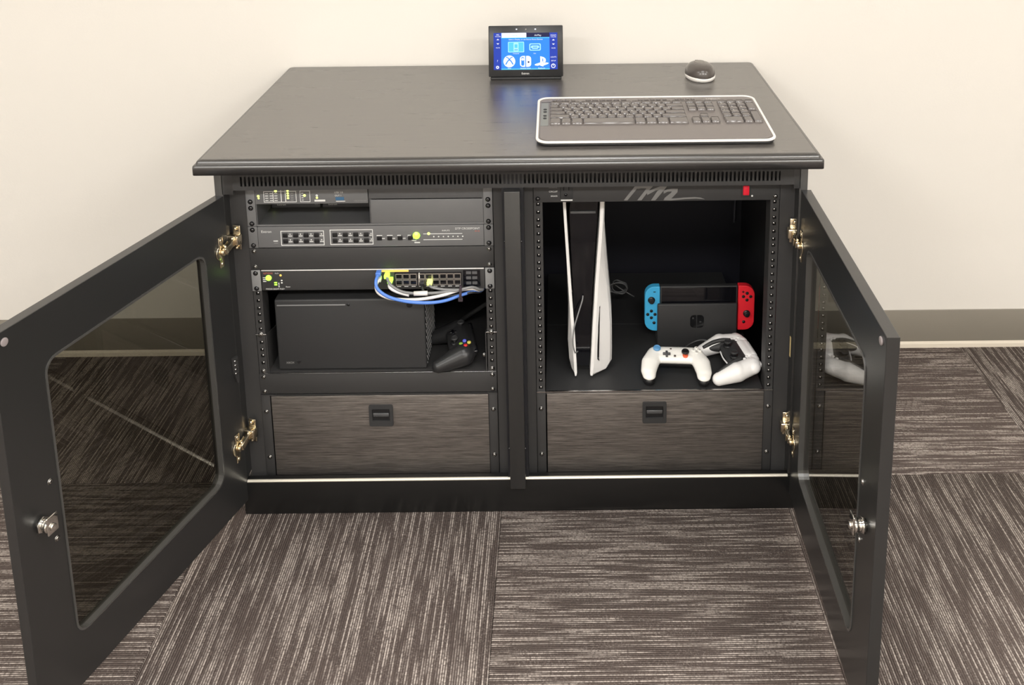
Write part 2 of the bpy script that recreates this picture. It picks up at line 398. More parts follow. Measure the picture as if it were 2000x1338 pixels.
g = G(); g.box(-50, 1083.5, -32.5, -14, 0, 78.5, bev=2.4, seg=3); g.box(-50, -34, -14, 560, 0, 60); g.box(1067, 1083, -14, 560, 0, 60); g.obj('plinth', EDGE, cab)
g = G(); g.prism([(-33.2, 75), (-33.5, 76.5), (-31, 79.0), (-28.5, 79.2), (-28.5, 75)], 'yz', -40.5, 1066.5); g.obj('sill_strip', mat('sill_cream_edge', (0.74, 0.70, 0.60), 0.3, 0.5), cab, label='thin bright sill along the bottom of the bays')  # cream half-metal strip along the plinth's upper front edge
# pierced vent strip above the bays: many narrow upright slots
g = G(); vx0, vx1, vz0, vz1 = -22, 1056, 708, 741
g.box(vx0, vx1, FY, FY + 4, vz0, 716); g.box(vx0, vx1, FY, FY + 4, 735.5, 761.5); g.box(vx0, -7, FY, FY + 4, 716, 735.5); g.box(1030, vx1, FY, FY + 4, 716, 735.5)
g.box(vx0, vx1, FY + 4, FY + 24, vz0, 710.5)
g.obj('vent_frame', PWD, cab)
g = G(); pitch = 7.9; x = -7 + 3.4
while x < 1029: g.box(x, x + 3.9, FY + .5, FY + 4, 716, 735.5); x += pitch
g.obj('vent_slats', PWD, cab, kind='stuff')
G().box(-20, 1050, FY + 14, FY + 16, 711, 750).obj('vent_backing', BLK, cab)
G().box(CX0 + 14, vx0, FY, FY + 8, 700, 761.5).obj('corner_block', SAT, cab); G().box(vx1, CX1 - 14, FY, FY + 8, 700, 761.5).obj('corner_block', SAT, cab)
# centre post that the doors close on
G().box(499, 530, -47, -31, 63, 706, bev=1.2).obj('center_post', SAT, cab)
for z in (600, 150):
    screw(cab, 499.5, -38, z, r=2.6, ax=(-1, 0, 0)); screw(cab, 529.5, -38, z, r=2.6, ax=(1, 0, 0))
G().box(494, 536, -30, 555, 66, 738).obj('bay_divider', DEEP, cab)
# flat fillers beside the rack rails
for x0, x1 in ((-41, -9.5), (475, 494), (536, 553.5), (1038, 1067)):
    G().box(x0, x1, 1, 5, 66, 738).obj('rail_filler', PWD, cab)
# rack rails with their square holes
hole_z = []
for k in range(14):
    for d in (6.35, 22.2, 38.1): hole_z.append(ZR - k * U - d * 1.028)
def rail(xc):
    r0, r1 = xc - 8.5, xc + 8.5
    g = G(); zs = [66] + sorted(hole_z) + [738]
    g.box(r0, xc - 3.6, 1, 4, 66, 738); g.box(xc + 3.6, r1, 1, 4, 66, 738)
    prev = 66
    for z in sorted(hole_z): g.box(xc - 3.6, xc + 3.6, 1, 4, prev, z - 3.4); prev = z + 3.4
    g.box(xc - 3.6, xc + 3.6, 1, 4, prev, 738)
    s = 1 if xc in (0.0, 563.1) else -1
    e = r1 if s > 0 else r0
    g.box(min(e, e - s * 2), max(e, e - s * 2), 4, 40, 66, 738)
    o = g.obj('rack_rail', PWD, cab)
    h = G()
    for z in hole_z: h.cyl((xc, 5.2, z), (0, -1, 0), 3.0, 2.4, 8); 
    h.obj('threaded_holes', SCRS, o, kind='stuff')
for xc in (0.0, 465.1, 563.1, 1028.2): rail(xc)
# small catch plates inside the opening
G().box(-40.8, -40.2, 2, 8.5, 344, 402).obj('sticker', YEL, cab, label='narrow yellow sticker inside the left jamb')
G().box(1066.2, 1066.8, -14, -7, 333, 376).obj('sticker', YEL, cab, label='narrow yellow sticker inside the right jamb')

# ---- doors
DW, DZ0, DZ1 = 555.0, 34.5, 697.0
def hinge(door, z, out):
    """concealed cup hinge on the door's inner face with its arm reaching the cabinet side"""
    g = G(); i = -out
    g.box(15, 29, min(0, i * 2), max(0, i * 2), z - 31, z + 31, bev=.8)           # wing of the cup
    g.cyl((24, 0, z), (0, i, 0), 15, 2.6, 20, bev=.8)
    g.ball((22, i * 2, z + 24), 4.2, (1, .5, 1), 10); g.ball((22, i * 2, z - 24), 4.2, (1, .5, 1), 10)
    g.cyl((22, i * 2, z), (0, i, 0), 6, 7, 12, bev=1)
    Mx = Matrix.Translation((16, i * 8, z + 3)) @ Matrix.Rotation(0.3, 4, 'Y')
    g.box(-30, 6, -4, 4, -7, 7, bev=1.6, M=Mx); g.box(-16, -2, -6.5, -4, -9, 9, bev=1, M=Mx)
    g.cyl((0, 0, -11), (0, 0, 1), 2.2, 22, 8, M=Mx); g.cyl((-24, 0, -10), (0, 0, 1), 2.2, 20, 8, M=Mx)
    Mp = Matrix.Translation((-17, i * 6, z + 11))
    g.box(-7, 10, -14, 12, -10, 10, bev=2, M=Mp); g.box(-9, -6, -8, 8, -24, 26, bev=1, M=Mp); g.cyl((10, 0, 0), (1, 0, 0), 3.4, 2.2, 10, M=Mp)
    g.ball((-3, 0, 21), 3.6, n=10, M=Mp); g.ball((-3, 0, -19), 3.6, n=10, M=Mp)
    return g.obj('hinge', [BRS], door)
def door(hx, hy, ang, out, mats):
    """out = side (local y sign) of the outer face"""
    hole = rrect(72, 467, 124, 611, (24, 24, 24, 24), 6)
    outer = []
    n = len(hole)
    for (x, z) in hole:   # project the hole loop outwards to the rectangle
        outer.append((DW if x > 440 else 0 if x < 100 else x, DZ1 if z > 585 else DZ0 if z < 150 else z))
    g = G(); g.ring(outer, hole, 'xz', 0, out * 19)
    o = g.obj('door', mats, cab, local=True)
    o.parent = cab; o.location = (Vector((hx, hy, 0)) - ORG[cab.name]) * S; o.rotation_euler = (0, 0, ang)
    ORG[o.name] = Vector((0, 0, 0))
    bv = o.modifiers.new('edge', 'BEVEL'); bv.width = 0.0012; bv.segments = 2; bv.limit_method = 'ANGLE'
    # rubber strip lining the opening, with a small lip on the inner face
    g = G(); i = -out
    lip_o = rrect(70.4, 468.6, 122.4, 612.6, 25.5, 6); lip_i = rrect(74, 465, 126, 609, 22, 6)
    g.ring(lip_o, lip_i, 'xz', i * 1.6, 0, smooth=False)
    g.ring(hole, lip_i, 'xz', 0, out * 12)
    g.obj('glazing_gasket', RUB, o)
    G().box(73, 466, min(out * 9, out * 12), max(out * 9, out * 12), 125, 610).obj('smoked_pane', PANE_L, o, label='smoked see-through pane')
    hinge(o, 591, out); hinge(o, 168, out)
    # cam lock
    g = G(); g.cyl((511, 0, 364), (0, i, 0), 9.5, 12, 20, bev=1.2); g.cyl((511, i * 3, 364), (0, i, 0), 13.5, 4, 6, bev=.6)
    g.cyl((511, i * 12, 364), (0, i, 0), 11, 7, 20, bev=1.5)
    g.box(498, 520, min(i * 19, i * 22), max(i * 19, i * 22), 352, 382, bev=1.4); g.cyl((511, i * 22, 364), (0, i, 0), 6, 4, 6, bev=.8)
    g.obj('cam_lock', CHR, o, label='chrome cam lock')
    for z in (418, 318):
        s_ = screw(o, 484, 0, z, True, 4.6, (0, float(i), 0)); s_.name = 'catch_screw'
    g = G(); g.cyl((533, 0, 680), (0, i, 0), 6.5, 2.5, 16, bev=1); g.obj('bumper', FELT, o)
    return o
dl = door(-41, -31.5, math.atan2(-math.sin(1.273), -math.cos(1.273)), -1, [SAT]); dl['label'] = 'left door swung open past square'
dr = door(1071, -31.5, math.atan2(-math.sin(1.588), math.cos(1.588)), 1, [SAT]); dr['label'] = 'right door open straight towards the viewer'
g = G(); g.prism([(4, 362), (19, 364), (17, 330), (9, 306), (5, 306)], 'xz', 0, 6, bev=1)
for k in range(4): g.cyl((9, 6, 356 - 9 * k), (1, -.0, .25), 1.6, 9, 8, mi=1)
g.obj('door_catch', [PWD, STL], dl, label='black ribbed catch by the hinge edge')

# ------------------------------------------------------------------ rack equipment, left bay
GE = 'gear screwed into the left bay rack'
def ears(t, xL, z0, z1, m, zs, steel=False, y=-1.6):
    for x0, x1 in ((xL - 8.8, xL + 9.3), (xL + 455.8, xL + 473.9)):
        G().box(x0, x1, y, y + 2.4, z0 + .5, z1 - .5, bev=.7).obj('rack_ear', m, t)
    for z in zs:
        for x in (xL, xL + 465.1): screw(t, x, y, z, steel)
def lamps(t, m, pts, name='indicator_lamp'):
    for p in pts: G().ball(p[:3], p[3], (1, .4, p[4] if len(p) > 4 else 1), 8).obj(name, m, t)
def uz(k, d): return ZR - k * U - d * 1.028

# 2U shelf carrying the half-width units
t = thing('vented_shelf', 'grey two-unit rack shelf with blank plates at the top of the left bay', 'shelf', (232, 80, 622))
ears(t, 0, ZR - 2 * U, ZR, GRY, [uz(0, 6.35), uz(0, 38.1), uz(1, 6.35), uz(1, 38.1)])
G().box(9.5, 455.6, 0, 220, 620.8, 622.8).obj('shelf_tray', GRYD, t)
G().box(9.5, 11.5, 0, 220, 622.8, 706).obj('side_wall', GRYD, t)
G().box(453.5, 455.6, 0, 220, 622.8, 706).obj('side_wall', GRYD, t)
G().box(9.5, 456, -1.6, .4, 621, 624.6, bev=.5).obj('front_lip', GRY, t)
G().box(231.5, 455.5, -.2, 2, 675.4, 707, bev=.8).obj('blank_plate', GRYD, t)
G().box(235, 455.5, -1.8, .4, 625, 674.4, bev=.8).obj('blank_plate', GRY2, t)
G().box(232, 236, 2, 200, 623, 705).obj('divider', GRYD, t)

t = thing('video_switcher', 'half-width grey unit with green lamps at the top left of the left bay', 'electronics', (120, 60, 668), )
G().box(9.8, 230.5, -2, 180, 667.4, 706, bev=1).obj('case', GRY2, t)
g = G(); y = -2.3
def frame(t, x0, x1, z0, z1, w=1.1, mi=0, y=-2.3): G().ring([(x1, z1), (x0, z1), (x0, z0), (x1, z0)], [(x1 - w, z1 - w), (x0 + w, z1 - w), (x0 + w, z0 + w), (x1 - w, z0 + w)], 'xz', y, y + .4, mi).obj('printed_frame', INK, t)
frame(t, 27, 91, 671.5, 694.5); g.box(45, 46.2, y, y + .3, 672, 694); g.box(60.5, 62, y, y + .3, 672, 697); g.box(69, 70.5, y, y + .3, 672, 697)
frame(t, 98, 118, 671.5, 695)
for i in range(4):
    for k in range(3): g.box(30 + k * 9, 36 + k * 9, y, y + .3, 674.5 + i * 4.8, 676 + i * 4.8)
    g.box(101, 105, y, y + .3, 675 + i * 4.6, 676.4 + i * 4.6); g.box(80, 85, y, y + .3, 675 + i * 4.6, 676.4 + i * 4.6, mi=1)
g.box(126, 147, y, y + .3, 672.2, 676); g.cyl((131, y, 684.5), (0, -1, 0), 2.6, .3, 10)
put_text(g, 'USB 3.0', 5.2, 165.5, y, 690.5); put_text(g, 'OUT 1', 4.6, 166, y, 684)
g.box(168, 186, y, y + .3, 671.6, 673); put_text(g, 'USB EXTENDER', 3.6, 203, y, 672.8, 1)
g.obj('lettering', [INK, INKG], t)
g = G(); g.box(167.5, 184, -2.6, 0, 674.5, 681); g.obj('usb_port', USB, t, label='blue port')
lamps(t, LIME, [(16.5, -2, 684.5, 2.6), (51, -2, 695, 3), (107, -2, 685, 2.8), (131, -2, 680, 2.3), (17, -2, 680, 2.0)] + [(74.5, -2, 695 - i * 5.1, 2.5, .85) for i in range(4)])

GS = 'slim half-width receivers under the lamp unit'
for x0, x1, lab in ((14, 114, 'slim grey receiver with one green lamp, left of its pair in the left bay'), (119, 225, 'slim grey receiver with one green lamp, right of its pair in the left bay')):
    t = thing('slim_receiver', lab, 'electronics', ((x0 + x1) / 2, 130, 622.8), GS)
    G().box(x0, x1, 88, 190, 622.9, 650, bev=1).obj('case', GRYD, t)
    g = G(); put_text(g, 'Extron', 6.5, x0 + 12, 87.7, 630, 0); put_text(g, 'RX', 5, x1 - 4, 87.7, 630, 1, 'RIGHT'); g.obj('lettering', [INK, INKG], t)
    g = G(); g.ball((x0 + 5, 88, 636), 3.1, (1, .4, .8), 8); g.obj('indicator_lamp', LIME, t)

# 1U matrix switcher
t = thing('presentation_switcher', 'grey one-unit switcher with two framed button groups and a green ring lamp', 'electronics', (232, 60, 575))
z0, z1 = ZR - 3 * U, ZR - 2 * U
ears(t, 0, z0, z1, GRY2, [uz(2, 6.35), uz(2, 38.1)])
G().box(9.6, 455.4, -2, 160, z0 + .8, z1 - .8, bev=1.3).obj('case', GRY2, t)
g = G(); y = -2.5
frame(t, 55, 140.5, 580.5, 611.5, 1.4, y=y); frame(t, 152, 237, 581, 613, 1.4, y=y)
for gx in (70, 168):
    for k in range(4):
        for zz in (602, 590): g.box(gx + k * 20.6, gx + k * 20.6 + 7.5, y, y + .4, zz - 2.2, zz - .6); g.cyl((gx + k * 20.6 + 3.5, y + .3, zz + 2.2), (0, -1, 0), 1.5, .4, 8)
put_text(g, 'Extron', 7.4, 17, y, 610.2); g.box(40, 49, y, y + .4, 589.5, 591.2); g.box(41, 49, y, y + .4, 585.5, 586.5, mi=2)
for k, w in enumerate((11, 11, 7, 6)): g.box(244 + k * 20.4, 244 + k * 20.4 + w, y, y + .4, 598.5, 600.4); g.box(254 + k * 20.4, 260 + k * 20.4, y, y + .4, 592.5, 594)
g.box(336, 413, y, y + .4, 601.5, 602.7); g.box(336, 413, y, y + .4, 589.3, 590.4)
put_text(g, 'INPUTS', 4.6, 373, y, 608.5); put_text(g, 'DTP CROSSPOINT', 6, 448, y, 612.4, 0, 'RIGHT'); put_text(g, '84 4K', 4.2, 448, y, 606.8, 1, 'RIGHT')
for k in range(7): g.cyl((356.6 + k * 9.5, y + .3, 596), (0, -1, 0), 1.5, .5, 8)
g.box(318, 329, y, y + .4, 583, 585)
g.tube([(305, y, 597), (311, y, 594), (313, y, 589), (322, y, 588)], .7, 5, sub=2)
g.obj('lettering', [INK, INKR, INKG], t)
kb0 = None
for gx in (59.5, 157.5):
    for k in range(4):
        for zz in (602.5, 590):
            if kb0 is None:
                kb0 = G().box(-4.8, 4.8, -2.4, 0, -4.4, 4.4, bev=.8).obj('push_button', BLK, t, local=True); kb0.location = (Vector((gx + 4.5 + k * 20.6, -2, zz)) - ORG[t.name]) * S
            else: dup(kb0, t, Vector((gx + 4.5 + k * 20.6, -2, zz)) - ORG[t.name])
for k in range(4): dup(kb0, t, Vector((249.5 + k * 20.4, -2, 594.5)) - ORG[t.name])
g = G(); g.cyl((322.5, -2, 599), (0, -1, 0), 7.2, 3, 18, bev=1); g.obj('volume_knob', GREEN, t, label='glowing green knob')
lamps(t, LIME, [(346.7, -2, 602.4, 3.0)])
g = G(); g.cyl((322.5, -5, 604), (0, -1, 0), 3.6, .6, 12); g.obj('knob_marker', LIME, t)

def blank(k, lab):
    t = thing('blank_panel', lab, 'panel', (232, 0, ZR - (k + 1) * U), 'black one-unit blank panels in the left bay')
    G().box(-8.8, 473.9, -1.6, .8, ZR - (k + 1) * U + .6, ZR - k * U - .6, bev=.6).obj('plate', PWD, t)
    for d in (6.35, 38.1):
        for x in (0, 465.1): screw(t, x, -1.6, uz(k, d), True, 3.8)
    return t
blank(3, 'plain black blank panel directly above the network switch')
blank(9, 'plain black blank panel between the shelf and the left drawer')

# network switch
t = thing('network_switch', 'black one-unit network switch with rows of ports at its right end', 'electronics', (232, 80, ZR - 5 * U))
z0, z1 = ZR - 5 * U, ZR - 4 * U
ears(t, 0, z0, z1, mat('nickel_ear', (0.24, 0.24, 0.24), 0.38, 0.0), [uz(4, 6.35), uz(4, 38.1)], y=-3)
G().box(10, 455, -2, 200, z0 + .6, z1 - .6, bev=1.6, seg=3).obj('case', PWD, t)
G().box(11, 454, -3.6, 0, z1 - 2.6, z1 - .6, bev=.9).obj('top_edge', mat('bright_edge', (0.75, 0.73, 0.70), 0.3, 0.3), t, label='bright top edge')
g = G(); g.box(276, 409, -3.4, -1.9, 492.5, 520.5); g.box(412, 446, -3.0, -1.9, 489, 524); g.obj('port_bezel', BLKG, t)
# port blocks: each opening is its own recessed frame
pf = None
for row, zc in enumerate((512.5, 499.5)):
    for k in range(9):
        xc = 284.5 + k * 14.3 + (2.0 if k > 2 else 0)
        if pf is None:
            q = G(); q.ring([(6.8, 6), (-6.8, 6), (-6.8, -6), (6.8, -6)], [(5.6, 4.4), (-5.6, 4.4), (-5.6, -4.4), (5.6, -4.4)], 'xz', -1, 4)
            q.box(-3, 3, -.6, 0, -5.9, -4.6)
            pf = q.obj('network_port', mat('port_shield', (0.55, 0.50, 0.45), 0.3, 0.8), t, local=True); pf.location = (Vector((xc, -4, zc)) - ORG[t.name]) * S
        else: dup(pf, t, Vector((xc, -4, zc)) - ORG[t.name], rot=(0, math.pi if row == 0 else 0, 0))
g = G()
for xs in (418, 430):
    for zs in (516, 505, 494): g.box(xs, xs + 10, -3.6, -3.0, zs, zs + 6)
g.obj('uplink_ports', GRYD, t)
g = G(); y = -3.9
put_text(g, 'NETGEAR', 5.4, 15, y + 1.4, 521.5, 1, sx=.8); put_text(g, 'PoE+', 4, 38, y + 1.4, 521.5, 0)
for k in range(3): g.box(13.5, 20, y + 1.5, y + 1.9, 511.5 - 4 * k, 513 - 4 * k)
put_text(g, 'M4250-26G4F-PoE+', 4.6, 18, y + 1.4, 488, 0); put_text(g, 'Reset', 4, 58, y + 1.4, 492.5, 0)
for k in range(2): g.ball((50.5, y + 1.6, 506 - 5 * k), 2.0, (1, .3, .8), 8)
for k in range(3): g.ball((44.5, y + 1.6, 500 - 3.6 * k), 1.5, (1, .3, .8), 8)
g.box(324, 326, -4, -3.4, 493, 520)
for k in range(9): g.box(280 + k * 14.5, 288 + k * 14.5, -4, -3.6, 490.5, 491.6)
g.obj('lettering', [INK, INKR], t)
G().cyl((25, -2, 512), (0, -1, 0), 6, 2, 14, bev=.8).obj('status_button', GREEN, t, label='glowing green button')
for zz in (500.5, 496): G().box(35.5, 41, -2.8, -1.5, zz, zz + 2.3).obj('indicator_lamp', GREEN, t)
lamps(t, AMBER, [(49, -2, 517, 2.4)])
G().box(249, 304, -3.4, -2, 522.2, 526, bev=.6).obj('amber_label', AMBER, t, label='amber lit strip above the cables')

# patch leads: plug, sleeve and sagging run to the right
def lead(name, lab, m, pts, r, plug, sleeve=None):
    t = thing(name, lab, 'cable', plug, 'network patch leads')
    g = G(); g.tube(pts, r, 8); g.obj('cord', m, t)
    px, py, pz = plug
    g = G(); g.box(px - 5, px + 5, py - 12, py + 4, pz - 4, pz + 4, bev=1.2); g.obj('plug', sleeve or m, t)
    return t
lead('patch_lead', 'blue patch lead sagging lowest from the switch ports', BLUE, [(246, -20, 524), (244, -34, 516), (249, -40, 503), (270, -42, 488), (305, -42, 478), (345, -40, 474), (378, -34, 475), (405, -26, 481), (434, -14, 485), (449, 8, 477), (452, 70, 470), (450, 140, 466)], 3.3, (246, -8, 524))
lead('patch_lead', 'white patch lead behind the blue one in the lowest sweep', WCAB, [(246, -16, 512), (243, -30, 505), (250, -38, 494), (272, -38, 483), (305, -34, 478), (340, -38, 482), (375, -36, 488), (405, -28, 494), (432, -20, 493), (447, 2, 480), (450, 70, 476), (448, 140, 472)], 3.2, (246, -8, 512))
lead('patch_lead', 'short white sleeved lead hanging between the ports', WCAB, [(268, -16, 506), (271, -30, 502), (286, -34, 495), (308, -34, 488)], 3.6, (268, -6, 508), GREEN)
lead('patch_lead', 'dark lead running on from the short white sleeve', GCAB, [(262, -14, 518), (272, -30, 508), (296, -36, 496), (330, -36, 492), (372, -34, 493), (408, -30, 496), (432, -24, 498), (450, -2, 482), (444, 70, 478), (442, 140, 476)], 2.8, (262, -6, 518), GREEN)
lead('patch_lead', 'grey lead dropping from the lit port to the tie', GCAB, [(346, -12, 500), (352, -26, 500), (375, -30, 497), (404, -28, 495), (430, -16, 490), (443, 6, 478), (438, 70, 474), (436, 140, 470)], 2.6, (346, -6, 503), LIME)
lead('patch_lead', 'black lead at the underside of the tied bundle', KCAB, [(331, -8, 499), (334, -20, 490), (350, -24, 483), (378, -26, 480), (405, -22, 482), (432, -18, 484), (446, 10, 472), (444, 70, 464), (442, 140, 460)], 2.6, (331, -4, 501))
t = thing('cable_sleeve', 'white printed sleeve clipped round the leads below the ports', 'tag', (332, -36, 493)); G().cyl((318, -37, 492.5), (1, 0, 0.02), 4.6, 27, 12, bev=.8).obj('sleeve', WCAB, t)
t = thing('hook_tie', 'dark hook-and-loop tie holding the leads together', 'tie', (409, -28, 488))
g = G(); g.tube([(409 + 0 * k, -28 + 9 * math.cos(k * .7), 489 + 12 * math.sin(k * .7)) for k in range(10)], 2.6, 8, sub=3); g.box(404, 413, -34, -30, 472, 480, bev=1, M=None); g.obj('strap', mat('plum_velcro', (0.05, 0.035, 0.045), 0.9), t)

# cantilever shelf with game console
t = thing('rack_shelf', 'black rack shelf under the dark game console', 'shelf', (232, 150, 300))
zf = 302.5
G().box(5, 460, 3, 400, zf - 2, zf).obj('shelf_tray', PWD, t)
G().box(-8, 473, -3.0, -.6, ZR - 9 * U + .4, zf - .2, bev=.6).obj('front_flange', STL, t, label='bright front lip')
for x0, s in ((9.5, 1), (452.5, -1)):
    G().prism([(0, zf), (0, 388), (60, 372), (380, 330), (380, zf)], 'yz', x0, x0 + 2).obj('side_bracket', PWD, t)
for x in (0, 465.1):
    screw(t, x, -.6, uz(8, 38.1), True, 4.2)
    screw(t, x, -.6, 388, True, 5.0); G().box(x - 11, x + 11, -2, .5, 387, 389.4, bev=.5).obj('bracket_tab', STL, t)
screw(t, 449, 6, 334, True, 3.8)

t = thing('game_console', 'black box-shaped game console lying on its side on the left shelf', 'game console', (178, 85, zf))
G().box(29, 331, 8, 160, zf + 1, zf + 156, bev=3.5, seg=3).obj('case', BLKM, t)
g = G(); g.box(34, 172, 6.9, 9, 445.5, 448, bev=.6); g.obj('disc_slot', mat('slot_edge', (0.22, 0.22, 0.22), 0.35), t)
G().cyl((301, 8.4, 445), (0, -1, 0), 6, 1, 18, bev=.4).obj('power_button', BLK, t); G().cyl((178, 8.4, 447), (0, -1, 0), 3, 1, 12).obj('eject_button', BLK, t)
g = G(); put_text(g, 'XBOX', 6, 45, 7.6, 320, 0); g.obj('lettering', INKG, t)
g = G(); g.prism([(66, 323), (76, 323), (71, 317)], 'xz', 7.2, 8.2); g.obj('pairing_button', BLK, t)
g = G()
for i in range(12):
    for j in range(21):
        a = 12 + i * 12.3 + (6.1 if j % 2 else 0)
        if a < 146: g.ball((331.2, 8 + a, zf + 8 + j * 7.1), 2.6, (.35, 1, 1), 6)
g.obj('vent_dimples', mat('dimple_grey', (0.30, 0.30, 0.30), 0.3, 0.4), t, kind='stuff')
g = G()
for fx in (45, 315): g.cyl((fx, 30, zf), (0, 0, 1), 8, 2, 12); g.cyl((fx, 140, zf), (0, 0, 1), 8, 2, 12)
g.obj('foot', BLK, t)

# ------------------------------------------------------------------ controllers (blended solid built from tapered capsules)
def capsule(b, p, r1, q, r2, zs=1.0, n=18):
    p = Vector(p); q = Vector(q); d = (q - p); L_ = d.length; d.normalize()
    rot = d.to_track_quat('Z', 'Y').to_matrix()
    rings = []
    for k in range(0, 7): a = -math.pi / 2 + k * math.pi / 12; rings.append((r1 * math.sin(a), r1 * math.cos(a)))
    for k in range(0, 7): a = k * math.pi / 12; rings.append((L_ + r2 * math.sin(a), r2 * math.cos(a)))
    V = []
    for z, r in rings:
        if r < .05: r = .05
        row = []
        for i in range(n):
            a = 2 * math.pi * i / n; v = rot @ Vector((r * math.cos(a), r * math.sin(a), z)) + p
            zc = p.z + (q.z - p.z) * max(0, min(1, z / max(L_, .01)))
            v.z = zc + (v.z - zc) * zs; row.append(b.verts.new(v))
        V.append(row)
    for A, C in zip(V, V[1:]):
        for i in range(n): b.faces.new((A[i], A[(i + 1) % n], C[(i + 1) % n], C[i]))
    b.faces.new(V[0][::-1]); b.faces.new(V[-1])
def blend(caps, vox=1.6, smooth=10, cut=None):
    b = bmesh.new()
    for c in caps: capsule(b, *c)
    bmesh.ops.recalc_face_normals(b, faces=list(b.faces))
    me = D.meshes.new('tmp'); b.to_mesh(me); b.free(); o = D.objects.new('tmp', me); COL.objects.link(o)
    r = o.modifiers.new('r', 'REMESH'); r.mode = 'VOXEL'; r.voxel_size = vox
    s = o.modifiers.new('s', 'SMOOTH'); s.iterations = smooth; s.factor = .5
    m2 = D.meshes.new_from_object(o.evaluated_get(bpy.context.evaluated_depsgraph_get()))
    D.objects.remove(o, do_unlink=True); D.meshes.remove(me)
    b2 = bmesh.new(); b2.from_mesh(m2); D.meshes.remove(m2)
    if cut: b2 = cut(b2)
    return b2
def solid(b2, name, m, t, mi=0):
    g = G(); g.absorb(b2, mi, None, True); return g.obj(name, m, t)
def stick(t, x, y, z, m, r=8.5, h=9, capm=None):
    g = G(); g.cyl((x, y, z), (0, 0, 1), r * .55, h, 14); g.cyl((x, y, z + h), (0, 0, 1), r, 3.6, 20, bev=1.2, mi=1)
    g.tube([(x + r * .8 * math.cos(a), y + r * .8 * math.sin(a), z + h + 3.6) for a in [2 * math.pi * k / 14 for k in range(15)]], 1.0, 6, sub=1, mi=1)
    g.ball((x, y, z - 1), r * 1.25, (1, 1, .35), 16, mi=0)
    return g.obj('thumb_stick', [m, capm or m], t)

t = thing('game_controller', 'black game controller with coloured face buttons beside the dark console', 'controller', (390, 60, zf), 'game controllers', rot=(math.radians(4), math.radians(4), math.radians(-78)), local=True); t.scale = (.88, .88, .88)
body = [((-38, 12, 36), 26, (38, 12, 36), 26, .78), ((-50, 8, 33), 28, (-58, -50, 20), 16, .95), ((50, 8, 33), 28, (58, -50, 20), 16, .95), ((-46, 30, 36), 14, (46, 30, 36), 14, .9), ((-30, 0, 34), 22, (30, 0, 34), 22, .8)]
solid(blend(body), 'body', mat('controller_black', (0.022, 0.022, 0.023), 0.33), t)
stick(t, 20, -6, 50, BLK, capm=BLKM); stick(t, -38, 16, 52, BLK, capm=BLKM)
for (dx, dy, c) in ((0, -9.5, (0.25, 0.42, 0.06)), (9.5, 0, (0.62, 0.03, 0.03)), (-9.5, 0, (0.12, 0.14, 0.62)), (0, 9.5, (0.55, 0.48, 0.10))):
    g = G(); g.cyl((42 + dx, 16 + dy, 55.5), (0, 0, 1), 4.6, 4.2, 14, bev=1.4); g.obj('face_button', mat('button_enamel_glow', c, 0.25, emit=c, es=0.15), t)  # coloured buttons with a faint glow added; they are not lamps
g = G(); g.box(-26, -8, -9, -3, 52, 55, bev=1); g.box(-20, -14, -15, 3, 52, 55, bev=1); g.obj('direction_pad', BLKG, t)
g = G(); g.box(30, 60, 33, 44, 36, 44, bev=3, seg=3); g.box(-60, -30, 33, 44, 36, 44, bev=3, seg=3); g.obj('shoulder_buttons', BLKG, t)

# ------------------------------------------------------------------ drawers
def drawer(x0, xr, lab):
    z1 = 252.6; z0 = 70
    t = G().box(x0, x0 + 443, -5, -1, z0 + 1, z1 - 1, bev=.8).obj('drawer', DRW, cab, label=lab)
    G().box(xr - 8.8, xr + 9.5, -1.6, .8, z0, z1, bev=.6).obj('mounting_flange', PWD, t); G().box(xr + 455.6, xr + 473.9, -1.6, .8, z0, z1, bev=.6).obj('mounting_flange', PWD, t)
    g = G(); g.box(x0 + 4, x0 + 439, -1, 380, z0 + 4, z0 + 6); g.box(x0 + 4, x0 + 6, -1, 380, z0 + 4, z1 - 12); g.box(x0 + 437, x0 + 439, -1, 380, z0 + 4, z1 - 12); g.box(x0 + 4, x0 + 439, 378, 380, z0 + 4, z1 - 12); g.obj('drawer_box', DEEP, t)
    for z in (uz(10, 38.1), uz(10, 139.7)):
        for x in (xr, xr + 465.1): screw(t, x, -1.6, z, True, 3.9)
    return t, z1
for x0, xr, lx, lab in ((12.5, 0.0, 235.5, 'dark brushed drawer at the bottom of the left bay'), (575, 563.1, 795, 'dark brushed drawer at the bottom of the right bay')):
    t, z1 = drawer(x0, xr, lab)
    g = G(); a, b_ = lx - 24.5, lx + 24.5
    g.ring(rrect(a, b_, 184, 231.5, 3.5, 3), rrect(a + 6.5, b_ - 6.5, 196, 223, 1.5, 3), 'xz', -9, -4.6)
    g.obj('latch_plate', BLKM, t); o = t
    G().box(a + 6, b_ - 6, -5.6, -4.8, 195, 224).obj('latch_recess', BLK, o)
    G().box(a + 8, b_ - 8, -8.4, -5, 205, 213, bev=1.4).obj('latch_paddle', mat('latch_grey', (0.07, 0.07, 0.072), 0.25), o)
    g = G(); g.box(xr - 9, xr + 474, -3.4, -.4, 252.9, 254.3); 
    if xr > 1: g.obj('top_trim', STL, t, label='bright top edge')
    else: g.obj('top_trim', PWD, t)

